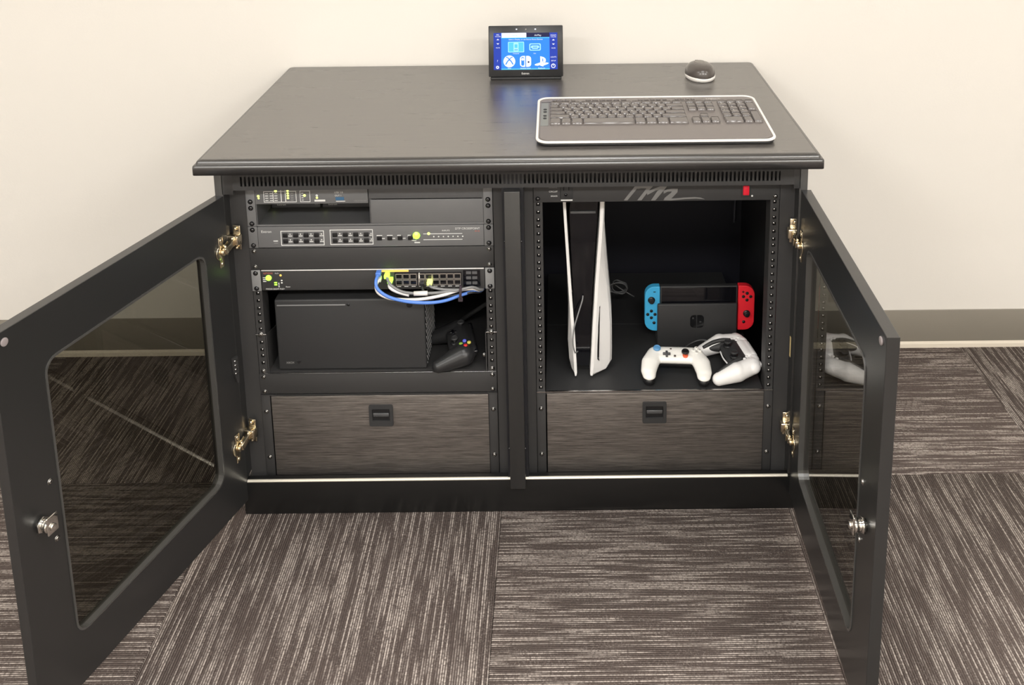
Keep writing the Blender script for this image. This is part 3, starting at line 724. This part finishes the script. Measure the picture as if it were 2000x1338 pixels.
# ------------------------------------------------------------------ right bay
t = thing('power_panel', 'black one-unit power panel with brush-script logo above the right bay', 'panel', (796, 0, 664))
G().box(554.3, 1037, -1.8, 1, 665, 711.5, bev=.6).obj('plate', PWD, t)
for x in (563.1, 1028.2):
    for z in (uz(0, 6.35), uz(0, 38.1)): screw(t, x, -1.8, z, x > 900, 4.0)
logo = [[(731.0, 666.8), (753.0, 695.8), (761.0, 695.7), (738.7, 667.0)], [(753.0, 695.8), (787.9, 695.4), (781.0, 688.3), (776.2, 690.1), (773.8, 691.4), (765.8, 691.5), (758.6, 690.3)], [(781.0, 695.1), (787.9, 695.0), (780.3, 686.6), (766.0, 666.7), (757.6, 666.5), (773.8, 688.4)], [(776.3, 685.0), (793.0, 691.6), (802.6, 695.2), (815.7, 695.0), (809.1, 688.8), (802.7, 688.9), (793.1, 686.5), (777.1, 677.3)], [(807.4, 695.1), (815.7, 695.0), (809.1, 686.3), (793.2, 666.4), (784.4, 666.1), (796.3, 684.7)],
        [(809.2, 680), (809.1, 686.0), (817, 689), (825.1, 690.2), (836.6, 690.0), (836.1, 682.6), (826.3, 671.8), (824, 669.6), (835.0, 670.0), (849.4, 671.3), (870.2, 672.1), (881.5, 670.9), (889.6, 667.3), (873.5, 668.9), (851.0, 668.1), (835.0, 666.6), (823.8, 665.7), (809.3, 666.2), (811.2, 670.9), (823.6, 681.5), (825.1, 684.6), (817, 684)]]
g = G()
for k, P_ in enumerate(logo): g.prism([(x, z + 1) for x, z in P_], 'xz', -2.6 - .05 * k, -1.7)
g.obj('script_logo', mat('logo_silver', (0.24, 0.24, 0.235), 0.35, 0.4), t, label='silver brush-script logo')
g = G(); put_text(g, 'CIRCUIT', 4.4, 585, -2.4, 687.5); put_text(g, 'BREAKER', 4.0, 588.5, -2.4, 678, 0, sx=.8); g.obj('lettering', INK, t)
G().box(585, 601, -3.2, -1.5, 694.5, 697, bev=.5).obj('breaker_button', GRYD, t)
g = G(); g.box(607, 632, -3.4, -1.5, 673, 704, bev=1.2); o = g.obj('power_outlet', BLKM, t)
g = G(); g.box(613, 614.6, -3.7, -3.3, 690, 699); g.box(623, 624.6, -3.7, -3.3, 690, 699); g.cyl((618, -3.3, 681), (0, -1, 0), 3, .5, 10); g.obj('outlet_slots', BLKG, o)
G().box(608, 631, -3.2, -1.5, 668.3, 670.5, bev=.4).obj('outlet_trim', INK, t)
g = G(); g.box(961, 979, -3.6, -1.5, 672, 699, bev=1.2); o = g.obj('switch_bezel', BLKM, t)
g = G(); g.box(964, 976, -7, -3, 677, 696, bev=1.5); g.obj('rocker_switch', REDL, o, label='red lit rocker switch')
g = G(); put_text(g, 'ON', 5, 964, -4.0, 679.6); g.cyl((982.5, -1.7, 674), (0, -1, 0), 2, .6, 8); g.obj('lettering', INK, o)

t = thing('bay_shelf', 'black shelf floor of the right bay, bright front edge', 'shelf', (796, 200, 249))
G().box(573, 1018, 0, 278, 247.5, 249.5).obj('shelf_tray', BLKM, t); G().box(573, 1018, 281, 540, 247.5, 249.5).obj('shelf_tray', BLKM, t)
G().box(556, 1036, -4.2, -.4, 254.3, 255.6).obj('front_edge', STL, t)
# upright console with flared white plates
t = thing('upright_game_console', 'tall upright game console with two flared white plates around a dark body', 'game console', (652, 180, 249.5))
zb = 254
body = []
for z, a, c in ((262, 637, 665), (300, 636, 666), (420, 632, 671), (520, 628, 677), (610, 625, 683), (636, 628, 684)): body.append([(a, 82, z), (c, 82, z), (c, 300, z), (a, 300, z)])
G().loft(body, smooth=False).obj('body', BLKG, t)
G().box(627, 679, 78, 84, 607, 612, bev=.6).obj('body_ridge', GRYD, t)
G().box(622, 684, 92, 300, 249.6, 262).obj('stand_foot', BLK, t)
# left plate: thin front edge, bulging outer skin
L = []
for z, xi, xo, xm in ((644, 617.5, 612, 612.5), (600, 619.5, 614, 614.5), (514, 624, 618.5, 619), (411, 630, 624, 621), (330, 635, 629, 619.5), (285, 637, 631.5, 622), (262, 638, 632.5, 627), (254, 637, 634, 632)):
    L.append([(xi, 57, z), (xo, 55, z), (xm, 74, z), (xm + 1, 130, z), (xm + 3, 220, z), (xm + 5, 300, z), (xi + 4, 305, z), (xi + 1, 180, z)])
o = G().loft(L, smooth=False).obj('side_plate', WHT, t); o['label'] = 'left white plate'
L = []
for z, xi, xe, x1, y1 in ((644, 688, 695, 696, 60), (600, 686.5, 693, 695, 62), (575, 685, 691.5, 695, 64), (514, 680.5, 687, 699.5, 69), (456, 676.5, 683, 704, 74), (411, 674, 680, 708, 78), (364, 671, 677, 711, 81), (300, 668, 674, 711.5, 82), (272, 666.5, 672.5, 711, 82), (259, 665.5, 671, 702, 76), (254, 666, 670, 676, 62)):
    L.append([(xi, 57, z), (xe, 55.5, z), (x1 - 3, y1 - 1, z), (x1 + 1.5, y1 + 8, z), (x1 + 4, 150, z), (x1 + 3, 240, z), (x1 - 4, 300, z), (xi + 2, 305, z), (xi, 180, z)])
o = G().loft(L, smooth=False).obj('side_plate', WHT, t); o['label'] = 'right white plate with disc slot bulge'
g = G(); g.prism([(687.2, 411), (682.6, 405), (680.6, 290), (685, 285.5), (684.4, 292), (686.6, 404)], 'xz', 60, 69); g.obj('disc_slot', BLKG, t)
t = thing('charging_cable', 'thin white cable looping from the upright console down its left plate', 'cable', (633, 66, 300))
G().tube([(652, 79, 425), (650, 74, 415), (642, 62, 395), (632, 50, 364), (630, 46, 335), (634, 50, 312), (640, 66, 305)], 1.5, 6).obj('cord', GCAB, t)
# docked handheld
t = thing('console_dock', 'black dock standing behind the white controllers', 'dock', (904, 195, 249.5))
g = G(); g.box(817, 992, 172, 180, 249.6, 354, bev=3, seg=2); o = g.obj('front_shell', BLKM, t)
G().box(817, 992, 200, 226, 249.6, 350, bev=3).obj('rear_shell', BLKM, t)
G().box(819, 990, 180, 200, 249.6, 262).obj('base', BLKM, t)
g = G(); lg = mat('embossed_gloss', (0.010, 0.010, 0.011), 0.12)
g.prism(rrect(889, 902, 298, 328, (1, 8, 8, 1), 5), 'xz', 171.2, 172.4); g.prism(rrect(904, 919, 298, 328, (8, 1, 1, 8), 5), 'xz', 171.2, 172.4)
g.obj('embossed_logo', lg, o); g = G(); g.cyl((895.5, 171.3, 320), (0, -1, 0), 2.6, .4, 12); g.cyl((911.5, 171.3, 311), (0, -1, 0), 3, .4, 12); g.obj('logo_dots', BLKM, o)
t = thing('handheld_console', 'handheld console with blue and red side grips seated in the black dock', 'game console', (904, 190, 262))
g = G(); g.box(823.5, 994, 183, 197, 289, 391, bev=2.5, seg=3); o = g.obj('tablet_body', BLKM, t)
G().box(827, 990.5, 182.2, 183.4, 293, 388, bev=.4).obj('screen', BLKG, o, label='dark glossy screen')
def joycon(x0, x1, m, left, name):
    g = G(); r = (2, 22, 22, 2) if left else (22, 2, 2, 22)
    g.prism(rrect(x0, x1, 286, 391.5, r, 7), 'xz', 181, 198, bev=1.6); o = g.obj('side_grip', m, t, label=name)
    xc = (x0 + x1) / 2 - (2 if left else -1)
    sz, bz = (360, 326) if left else (326, 366)
    g = G(); g.cyl((xc, 181, sz), (0, -1, 0), 7.8, 1.2, 20); g.cyl((xc, 180, sz), (0, -1, 0), 4, 5, 14); g.cyl((xc, 175.5, sz), (0, -1, 0), 6, 3, 18, bev=.9); g.obj('thumb_stick', BLK, o)
    b0 = None
    for dx, dz in ((0, 8), (8, 0), (0, -8), (-8, 0)):
        if b0 is None: b0 = G().cyl((0, 0, 0), (0, -1, 0), 3.5, 2, 14, bev=.7).obj('face_button', BLK, o, local=True); b0.location = Vector((xc + dx, 181.5, bz + dz)) * S - ORG[o.name] * S
        else: dup(b0, o, Vector((xc + dx, 181.5, bz + dz)) - ORG[o.name])
    g = G()
    if left: g.box(xc + 4, xc + 9, 180, 181.4, 378.6, 380.2)
    else: g.box(xc - 11, xc - 6, 180, 181.4, 376.6, 378.2); g.box(xc - 9.4, xc - 7.8, 180, 181.4, 375, 380)
    g.obj('minus_button' if left else 'plus_button', BLK, o)
    G().cyl((xc + (6 if left else -6), 181.4, 306), (0, -1, 0), 3.4, 1.6, 12).obj('small_button', BLK, o)
joycon(790, 823, CYANP, True, 'neon blue left grip'); joycon(995, 1031, REDP, False, 'neon red right grip')
t = thing('dock_cable', 'black cable arching across the foot of the dock', 'cable', (900, 150, 250))
G().tube([(868, 150, 252), (880, 148, 268), (905, 144, 283), (930, 140, 284), (960, 145, 280), (990, 152, 262)], 1.9, 8).obj('cord', mat('cable_sheen', (0.04, 0.04, 0.042), 0.2), t)

# white controller with coloured sticks
t = thing('game_controller', 'white game controller with one blue and one orange stick, in front of the dock', 'controller', (846, 70, 249.5), 'game controllers', rot=(math.radians(9), 0, math.radians(-4)), local=True)
W1 = [((-34, 18, 34), 18, (34, 18, 34), 18, .70), ((-32, 6, 34), 14, (32, 6, 34), 14, .7)]
for s_ in (-1, 1): W1 += [((s_ * 42, 18, 34), 18, (s_ * 53, -8, 33), 19, .68), ((s_ * 53, -8, 33), 19, (s_ * 57, -30, 30), 16.5, .68), ((s_ * 57, -30, 30), 16.5, (s_ * 56, -42, 27), 14, .68)]
def cut_low(zc, keep_top=True):
    def f(b2):
        bmesh.ops.bisect_plane(b2, geom=list(b2.verts) + list(b2.edges) + list(b2.faces), plane_co=(0, 0, zc), plane_no=(0, 0, -1 if keep_top else 1), clear_outer=True)
        eg = [e for e in b2.edges if e.is_boundary]
        bmesh.ops.holes_fill(b2, edges=eg); return b2
    return f
solid(blend(W1, 1.5, 8, cut_low(27)), 'top_shell', WHTW, t)
K1 = [((a[0], a[1], a[2] - 7), r - 1.5, (c[0], c[1] - (2 if c[1] < 0 else 0), c[2] - 8), r_ - 1.2, .8) for a, r, c, r_, zs in W1]
solid(blend(K1, 1.6, 8, cut_low(30, False)), 'bottom_shell', BLK, t)
stick(t, -39, 19, 41, SKY, 8, 6, SKY); stick(t, 20, 7, 42, ORANGE, 8, 7, BLK)
g = G(); g.box(-27, -11, -2.4, 2.4, 43, 48, bev=1, M=Matrix.Translation((0, 5, 0))); g.box(-21.4, -16.6, -8, 8, 43, 48, bev=1, M=Matrix.Translation((0, 5, 0))); g.obj('direction_pad', GRYD, t)
b0 = None
for dx, dy in ((0, -7), (7, 0), (-7, 0), (0, 7)):
    if b0 is None: b0 = G().cyl((0, 0, 0), (0, 0, 1), 4.2, 3.5, 14, bev=1).obj('face_button', WHTW, t, local=True); b0.location = Vector((44 + dx, 18 + dy, 44)) * S
    else: dup(b0, t, (44 + dx, 18 + dy, 44))
g = G()
for s_, (dx, dy) in zip('BAYX', ((0, -7), (7, 0), (-7, 0), (0, 7))): put_text(g, s_, 7.5, 44 + dx, 18 + dy, 47.7, 0, 'CENTER', flip=True)
put_text(g, '-', 7, -16, 27, 46.6, 0, 'CENTER', flip=True); put_text(g, '+', 7, 6, 27, 46.6, 0, 'CENTER', flip=True)
g.cyl((-10, 20, 45), (0, 0, 1), 2.4, 1.4, 10); g.cyl((-2, 0, 44), (0, 0, 1), 2.4, 1.4, 10)
g.obj('button_marks', [mat('brown_print', (0.12, 0.09, 0.08), 0.5)], t)
# white and black controller turned sideways
t = thing('game_controller', 'larger white controller with a black centre, turned sideways at right of the bay', 'controller', (973, 83, 249.5), 'game controllers', rot=(math.radians(3), 0, math.radians(-81)), local=True)
core = [((-34, 8, 38), 21, (34, 8, 38), 21, .72), ((-30, -10, 37), 14, (30, -10, 37), 14, .72), ((-48, 6, 36), 20, (-58, -40, 30), 12, .8), ((48, 6, 36), 20, (58, -40, 30), 12, .8)]
solid(blend(core, 1.6, 8), 'center_shell', BLKM, t)
hR = [((55, 24, 37), 21, (65, -14, 33), 22.5, .9), ((65, -14, 33), 22.5, (63, -58, 21), 15, 1.0), ((40, 33, 42), 14, (62, 24, 38), 18, .9)]
hL = [((-a[0], a[1], a[2]), r, (-c[0], c[1], c[2]), r_, zs) for a, r, c, r_, zs in hR]
solid(blend(hR, 1.6, 8), 'grip_shell', WHT, t); solid(blend(hL, 1.6, 8), 'grip_shell', WHT, t)
tp = [((-27, 26, 45), 13, (27, 26, 45), 13, .82), ((-25, 34, 42), 14, (25, 34, 42), 14, .9)]
solid(blend(tp, 1.6, 6), 'touch_pad', WHT, t)
for s_ in (-1, 1): G().tube([(s_ * 40, 4, 52), (s_ * 48, -14, 50.5), (s_ * 54, -36, 44), (s_ * 57, -58, 32)], 5, 10).obj('inner_trim', BLKM, t)
t.scale = (.90, .90, .90)
stick(t, -24, -7, 50, BLK, 9, 7, BLKM); stick(t, 24, -7, 50, BLK, 9, 7, BLKM)
g = G()
for dx, dy in ((0, -8), (8, 0), (-8, 0), (0, 8)): g.cyl((46 + dx, 18 + dy, 50), (0, 0, 1), 3.6, 4, 14, bev=1)
g.obj('face_buttons', WHT, t)
g = G()
for dx, dy in ((0, -8), (8, 0), (-8, 0), (0, 8)): g.box(-49 + dx, -43 + dx, 15 + dy, 21 + dy, 50, 54.5, bev=1.2)
g.obj('direction_pad', WHT, t)
g = G(); g.tube([(-28, -25, 34), (0, -27, 33), (28, -25, 34)], 1.8, 8); g.obj('front_trim', WHT, t)
g = G(); g.box(-62, -44, 38, 47, 33, 43, bev=3, seg=3); g.box(44, 62, 38, 47, 33, 43, bev=3, seg=3); g.obj('shoulder_buttons', WHT, t)

# cables at the back of the bays
t = thing('wall_cable', 'dark cable hanging down the back panel behind the dock', 'cable', (1000, 552, 420))
G().tube([(1052, 552, 735), (1052, 552, 600), (1050, 551, 500), (1048, 552, 380)], 3.2, 8).obj('cord', mat('cable_dim', (0.07, 0.07, 0.085), 0.4), t)
t = thing('coiled_cable', 'small coil of dark cable beside the upright console', 'cable', (745, 330, 290))
g = G(); P = []
for k in range(30):
    a = k * .75; P.append((738 + (24 - k * .3) * math.cos(a) + k * .3, 330 + k, 312 + (17 - (k % 7)) * math.sin(a) - k * .2))
P.append((779, 345, 284)); g.tube(P, 1.6, 6, sub=3); g.obj('cord', mat('cable_coil', (0.10, 0.10, 0.10), 0.35), t)
t = thing('equipment_cable', 'thick dark cable rising to the right behind the black controller', 'cable', (420, 160, 303))
G().tube([(372, 175, 308), (402, 160, 338), (430, 150, 362), (450, 140, 380)], 4.5, 8).obj('cord', mat('cable_shade', (0.03, 0.03, 0.03), 0.4), t)

# ------------------------------------------------------------------ on the table top
ZT = 789.0
# touch panel
t = thing('touch_panel', 'small black tabletop touch panel with bright blue screen at the back edge', 'tablet', (528.7, 450, ZT + .2), local=True)
tilt = Matrix.Translation((0, 0, 8)) @ Matrix.Rotation(math.radians(-14), 4, 'X')
g = G(); g.box(-88, 88, 0, 12, 0, 121, bev=2.4, seg=3, M=tilt); case = g.obj('housing', BLKM, t)
g = G(); g.box(-86.5, 86.5, -.8, .6, 1.6, 119.5, bev=.5, M=tilt); g.obj('glass_front', mat('panel_glass', (0.008, 0.008, 0.009), 0.3), case)
G().prism([(4, 0), (10, 9), (34, 96), (50, 92), (78, 8), (78, 0)], 'yz', -66, 66, bev=2).obj('stand', BLKM, t)
G().box(-84, 84, 2, 30, 0, 6, bev=2).obj('foot', BLKM, t)
def em(n, c, s=1.0): return mat(n, tuple(x * .3 for x in c), 0.4, emit=c, es=s, spec=0.1)
E = [em('ui_blue', (0.035, 0.24, 1.0)), em('ui_strip', (0.025, 0.055, 0.40)), em('ui_white', (0.90, 0.93, 1.0)), em('ui_dark', (0.02, 0.02, 0.07)), em('ui_cyan', (0.10, 0.55, 0.95)), em('ui_pale', (0.38, 0.78, 1.0)), em('ui_sky', (0.02, 0.16, 0.85))]
def fx(X): return (X - 958) * .1361
def fz(Y): return (1052 - Y) * .1319
def rect(g, X0, X1, Y0, Y1, lay, mi, r=0):
    x0, x1, z0, z1 = fx(X0), fx(X1), fz(Y1), fz(Y0)
    P_ = rrect(x0, x1, z0, z1, r, 3) if r else [(x1, z1), (x0, z1), (x0, z0), (x1, z0)]
    g.prism(P_, 'xz', -.8 - lay * .12, -.7 - (lay - 1) * .12, mi, M=tilt)
def disc(g, X, Y, r, lay, mi, n=24, ry=None): g.prism([(fx(X) + r * math.cos(2 * math.pi * k / n), fz(Y) + (ry or r) * math.sin(2 * math.pi * k / n)) for k in range(n)], 'xz', -.8 - lay * .12, -.7 - (lay - 1) * .12, mi, M=tilt)
def poly(g, P_, lay, mi): g.prism([(fx(a), fz(b)) for a, b in P_], 'xz', -.8 - lay * .12, -.7 - (lay - 1) * .12, mi, M=tilt)
def line(g, P_, w, lay, mi):
    for (a, b), (c, d) in zip(P_, P_[1:]):
        L_ = math.hypot(c - a, d - b) or 1; nx, ny = -(d - b) / L_ * w / 2, (c - a) / L_ * w / 2
        poly(g, [(a + nx, b + ny), (c + nx, d + ny), (c - nx, d - ny), (a - nx, b - ny)], lay, mi)
def ui_text(g, s, size, X, Y, mi=2, align='CENTER', lay=3, sx=1.0): put_text(g, s, size, fx(X), -.82 - lay * .12, fz(Y), mi, align, tilt, sx)
g = G(); rect(g, 400, 1510, 265, 925, 1, 0); rect(g, 400, 532, 265, 925, 2, 1); rect(g, 1372, 1510, 265, 925, 2, 1); rect(g, 970, 1372, 265, 345, 2, 3); rect(g, 532, 1372, 348, 362, 2, 4); rect(g, 532, 1372, 905, 925, 2, 4)
rect(g, 540, 970, 266, 350, 3, 2, 1.2)
g.obj('display', E, case, label='lit blue control screen')
g = G()
ui_text(g, 'AirPlay', 5.6, 1170, 312, 2, lay=4); ui_text(g, 'Gaming', 4.6, 760, 310, 4, lay=5)
ui_text(g, 'Select a Display, or use Extron Room Devices', 4.3, 958, 385, 2)
rect(g, 650, 930, 425, 615, 3, 5, 2); rect(g, 662, 918, 437, 603, 4, 4, 1.5); rect(g, 747, 833, 442, 597, 5, 5, 1.2); rect(g, 765, 815, 470, 535, 6, 4, .4); disc(g, 775, 570, 1.4, 6, 0); disc(g, 805, 570, 1.4, 6, 0)
rect(g, 1020, 1220, 458, 586, 3, 5, 3); rect(g, 1038, 1202, 474, 570, 4, 0, 2); poly(g, [(1060, 495), (1180, 495), (1195, 525), (1165, 555), (1075, 555), (1045, 525)], 5, 5); rect(g, 1080, 1160, 518, 532, 6, 0)
ui_text(g, 'Computer', 3.6, 790, 636, 2); ui_text(g, 'Aux', 3.6, 1115, 636, 2)
disc(g, 672, 775, 14, 3, 2, 32)
line(g, [(615, 700), (640, 705), (672, 740), (704, 705), (729, 700)], 16, 4, 0); line(g, [(672, 742), (640, 775), (608, 832)], 20, 4, 0); line(g, [(672, 742), (704, 775), (736, 832)], 20, 4, 0)
g2x = [(fx(855), fx(946)), (fx(962), fx(1050))]
g.prism(rrect(g2x[0][0], g2x[0][1], fz(876), fz(680), (.6, 7, 7, .6), 5), 'xz', -1.2, -1.05, 2, M=tilt); g.prism(rrect(g2x[1][0], g2x[1][1], fz(876), fz(680), (7, .6, .6, 7), 5), 'xz', -1.2, -1.05, 2, M=tilt)
rect(g, 878, 930, 700, 856, 4, 0, 3); disc(g, 905, 740, 3.2, 5, 2); disc(g, 1005, 790, 2.2, 4, 3, 14)
poly(g, [(1208, 688), (1270, 706), (1302, 735), (1306, 775), (1290, 800), (1262, 795), (1262, 850), (1262, 872), (1208, 858)], 3, 2); poly(g, [(1243, 728), (1258, 733), (1258, 785), (1243, 782)], 4, 0)
poly(g, [(1208, 800), (1130, 825), (1108, 838), (1120, 852), (1160, 858), (1208, 846)], 3, 2); poly(g, [(1262, 806), (1320, 800), (1358, 812), (1340, 828), (1262, 858)], 3, 2)
ui_text(g, 'Xbox', 3.8, 672, 900, 2); ui_text(g, 'Nintendo Switch', 3.8, 952, 901, 2, sx=.95); ui_text(g, 'PlayStation', 3.8, 1232, 903, 2)
for X, dy in ((475, 0), (1440, 14)):
    ui_text(g, 'MIC' if X < 900 else 'ROOM', 4.4, X, 300 + dy, 2); ui_text(g, 'VOLUME', 3.4, X, 330 + dy, 2)
    poly(g, [(X - 24, 392 + dy), (X, 368 + dy), (X + 24, 392 + dy)], 3, 2); poly(g, [(X - 24, 450 + dy), (X, 474 + dy), (X + 24, 450 + dy)], 3, 2); ui_text(g, 'MUTE', 3.6, X, 532 + dy, 2)
ui_text(g, '?', 7, 466, 768, 2); disc(g, 466, 880, 3.6, 3, 2); disc(g, 466, 880, 1.5, 4, 1)
ui_text(g, 'LIGHTS', 4.2, 1438, 705, 2); ui_text(g, 'SETUP', 4.0, 1438, 772, 2); disc(g, 1434, 862, 5.2, 3, 2); disc(g, 1434, 862, 3.6, 4, 1); rect(g, 1429, 1439, 826, 866, 5, 2)
g.obj('screen_graphics', E, case)
g = G(); put_text(g, 'Extron', 6.6, fx(948), -1.0, fz(995), 0, 'CENTER', tilt); g.obj('lettering', INK, case)
g = G(); g.ball((fx(800), -.8, fz(200)), 2.0, (1, .3, .8), 8, M=tilt); g.ball((fx(1127), -.8, fz(202)), 2.2, (1, .3, .8), 8, M=tilt); g.obj('sensor_windows', em('sensor_glow', (0.9, 0.92, 1.0)), case)
g = G(); g.cyl((fx(962), -.8, fz(205)), (0, -1, 0), 1.9, .3, 10, M=tilt); g.obj('light_sensor', INKG, case)

# keyboard
KY0, KY1, KX0, KX1 = -33.0, 229.0, 561.0, 1023.0
t = thing('keyboard', 'wide dark keyboard with pearl white rim at the front right of the top', 'keyboard', (KX0, KY0, ZT + .1), local=True)
kw, kd = KX1 - KX0, KY1 - KY0
kt = Matrix.Translation((0, 0, 2.5)) @ Matrix.Rotation(math.radians(2.6), 4, 'X')
o_ = rrect(0, kw, 0, kd, 24, 7); i1 = rrect(5, kw - 5, 6, kd - 6, 20, 7); i2 = rrect(4, kw - 4, 4, kd - 4, 21, 7)
g = G(); g.prism(rrect(3, kw - 3, 3, kd - 3, 22, 7), 'xy', 0, 4.5, M=kt); g.obj('bottom_case', BLKM, t)
g = G(); g.ring(o_, i1, 'xy', 4.5, 8.4, M=kt, smooth=False); rim = g.obj('rim', SILV, t, label='pearl white rim')
bv = rim.modifiers.new('edge', 'BEVEL'); bv.width = 0.0012; bv.segments = 2; bv.limit_method = 'ANGLE'
g = G(); g.prism(i2, 'xy', 4.5, 7.0, M=kt); g.obj('top_case', KBODY, t)
ky = lambda y: y - KY0
g = G(); g.prism(rrect(8, kw - 8, 9, ky(52), (3, 3, 18, 18), 5), 'xy', 6.5, 8.6, bev=.8, M=kt); g.obj('palm_rest', KBODY, t)
g = G(); g.box(8, kw - 9, ky(196.5), ky(199), 6.8, 7.3, M=kt); g.obj('groove', BLK, t)
g = G(); g.prism(rrect(8, 24, ky(56), ky(192), 2, 2), 'xy', 6.8, 8.0, M=kt); o = g.obj('button_strip', KSIDE, t)
g = G()
for dy in (150, 135, 112, 97): g.cyl((16.5, ky(dy), 7.8), (0, 0, 1), 3.6, 1.2, 12, M=kt)
g.obj('side_buttons', BLKM, t)
KM = {}
kinv = kt
def key(x, y, w, d, h=5.5):
    k = (round(w, 1), round(d, 1))
    if k not in KM:
        g = G(); i = 1.5
        L0 = [(p[0], p[1], 0) for p in rrect(-w / 2 + .6, w / 2 - .6, -d / 2 + .6, d / 2 - .6, 1.2, 1)]
        L1 = [(p[0], p[1], h - .7) for p in rrect(-w / 2 + i, w / 2 - i, -d / 2 + i * .8, d / 2 - i * 1.4, 1.4, 1)]
        L2 = [(p[0], p[1], h) for p in rrect(-w / 2 + i + .8, w / 2 - i - .8, -d / 2 + i * .8 + .8, d / 2 - i * 1.4 - .8, 1.4, 1)]
        g.loft([L0, L1, L2], smooth=True, cap=False); g.bm.faces.new([g.bm.verts.new(p) for p in [(q[0], q[1], h - .5) for q in L2]]).smooth = True; bmesh.ops.remove_doubles(g.bm, verts=g.bm.verts, dist=.01); bmesh.ops.scale(g.bm, vec=(S, S, S), verts=g.bm.verts)
        me = D.meshes.new('key'); g.bm.to_mesh(me); g.bm.free(); me.materials.append(KEYM); KM[k] = me
    o = link('key', KM[k], t); v = kt @ Vector((x, y, 7.0)); o.location = v * S; o.rotation_euler = (math.radians(2.6), 0, 0)
u = 18.55; x0 = 587 - KX0
rows = [(184, 12, None), (164, 19.5, [1] * 13 + [2]), (143.5, 19.5, [1.5] + [1] * 12 + [1.5]), (123, 19.5, [1.75] + [1] * 11 + [2.25]), (102.5, 19.5, [2.25] + [1] * 10 + [2.75]), (75, 31, [1.25, 1.1, 1.25, 5.6, 1.2, 1.2, 1.3, 2.1])]
for yc, d, ws in rows:
    if ws is None: ws = [1.15] * 13 + [0.05]; 
    x = x0
    for w in ws:
        if w > .5: key(x + w * u / 2, ky(yc), w * u - .3, d)
        x += w * u
for xc0, n in ((872 - KX0, 3),):
    for r_, (yc, d) in enumerate(((184, 12), (164, 19.5), (143.5, 19.5))):
        for k in range(3): key(xc0 + 9.5 + k * 18.9, ky(yc), 18.4, d)
    key(xc0 + 9.5 + 18.9, ky(100), 18.4, 18)
    for k in range(3): key(xc0 + 9.5 + k * 18.9, ky(76), 18.4, 28)
xn = 938 - KX0
for yc in (164, 143.5, 123, 102.5):
    for k in range(3): key(xn + 9.5 + k * 19, ky(yc), 18.6, 19.5)
for k in range(4): key(xn + 9.5 + k * 19, ky(184), 18.6, 12)
key(xn + 19, ky(76), 37.6, 29); key(xn + 9.5 + 38, ky(76), 18.6, 29); key(xn + 9.5 + 57, ky(154), 18.6, 39); key(xn + 9.5 + 57, ky(92), 18.6, 60)
g = G()
for a, b_, n in ((30, 82, 4), (100, 190, 6), (212, 276, 5), (290, 336, 4)):
    w = (b_ - a) / n
    for k in range(n): g.box(a + k * w + 1.5, a + (k + 1) * w - 1.5, ky(205), ky(212), 6.8, 8.6, bev=.7, M=kt)
g.obj('media_keys', KEYM, t)
g = G(); put_text(g, 'Logitech', 8.5, 358, ky(210), 7.2, 0, 'LEFT', kt, 1.05, flip=True)
for k in range(13): put_text(g, 'QWERTYUIOPAS'[k % 12], 8, x0 + 1.5 * u + k * u * .96 + 3, ky(145), 12.7, 0, 'LEFT', kt, flip=True)
for k in range(12): put_text(g, '1234567890-='[k], 8, x0 + u + k * u + 4, ky(166), 12.7, 0, 'LEFT', kt, flip=True)
for k in range(9): put_text(g, 'ASDFGHJKL'[k], 8, x0 + 1.75 * u + k * u + 4, ky(125), 12.7, 0, 'LEFT', kt, flip=True)
for k in range(7): put_text(g, 'ZXCVBNM'[k], 8, x0 + 2.25 * u + k * u + 4, ky(104), 12.7, 0, 'LEFT', kt, flip=True)
for k in range(3):
    for r_ in range(3): put_text(g, '789456123'[r_ * 3 + k], 8, xn + 5 + k * 19, ky(165 - r_ * 20.5), 12.7, 0, 'LEFT', kt, flip=True)
g.obj('lettering', mat('key_print', (0.75, 0.73, 0.70), 0.4), t)

# mouse
t = thing('mouse', 'dark rounded mouse with white lower band behind the keyboard', 'mouse', (940, 452, ZT + .1), rot=(0, 0, math.radians(6)), local=True)
def egg(sx, sy, h, z0, frac=1.0, n=28, m_=9, k=1.0):
    L_ = []
    for j in range(m_):
        a = j / (m_ - 1) * math.pi / 2 * frac; r = math.cos(a) ** .52; z = z0 + h * math.sin(a)
        L_.append([(sx * r * math.cos(2 * math.pi * i / n) * (1 + .04 * math.sin(2 * math.pi * i / n)), sy * r * math.sin(2 * math.pi * i / n) - k * 3 * math.sin(a), z) for i in range(n)])
    return L_
G().loft(egg(34.5, 50, 30, 8.5, .985)).obj('shell', MOUS, t)
G().loft([[(34.5 * s_ * math.cos(2 * math.pi * i / 28), 50 * s_ * math.sin(2 * math.pi * i / 28), z) for i in range(28)] for z, s_ in ((0, .88), (2, .95), (5, 1.0), (8.8, 1.015), (11, .99))], smooth=True).obj('base_band', SILV, t, label='white lower band')
g = G(); g.prism(rrect(-13, 13, -8, 22, 12, 6), 'xy', 31, 38.6, bev=1.5); g.obj('top_inlay', mat('smoke_inlay', (0.12, 0.105, 0.09), 0.12), t)
g = G(); g.cyl((-4, 32, 29), (1, 0, 0), 7, 8, 16, bev=1.5); g.obj('scroll_wheel', RUB, t)
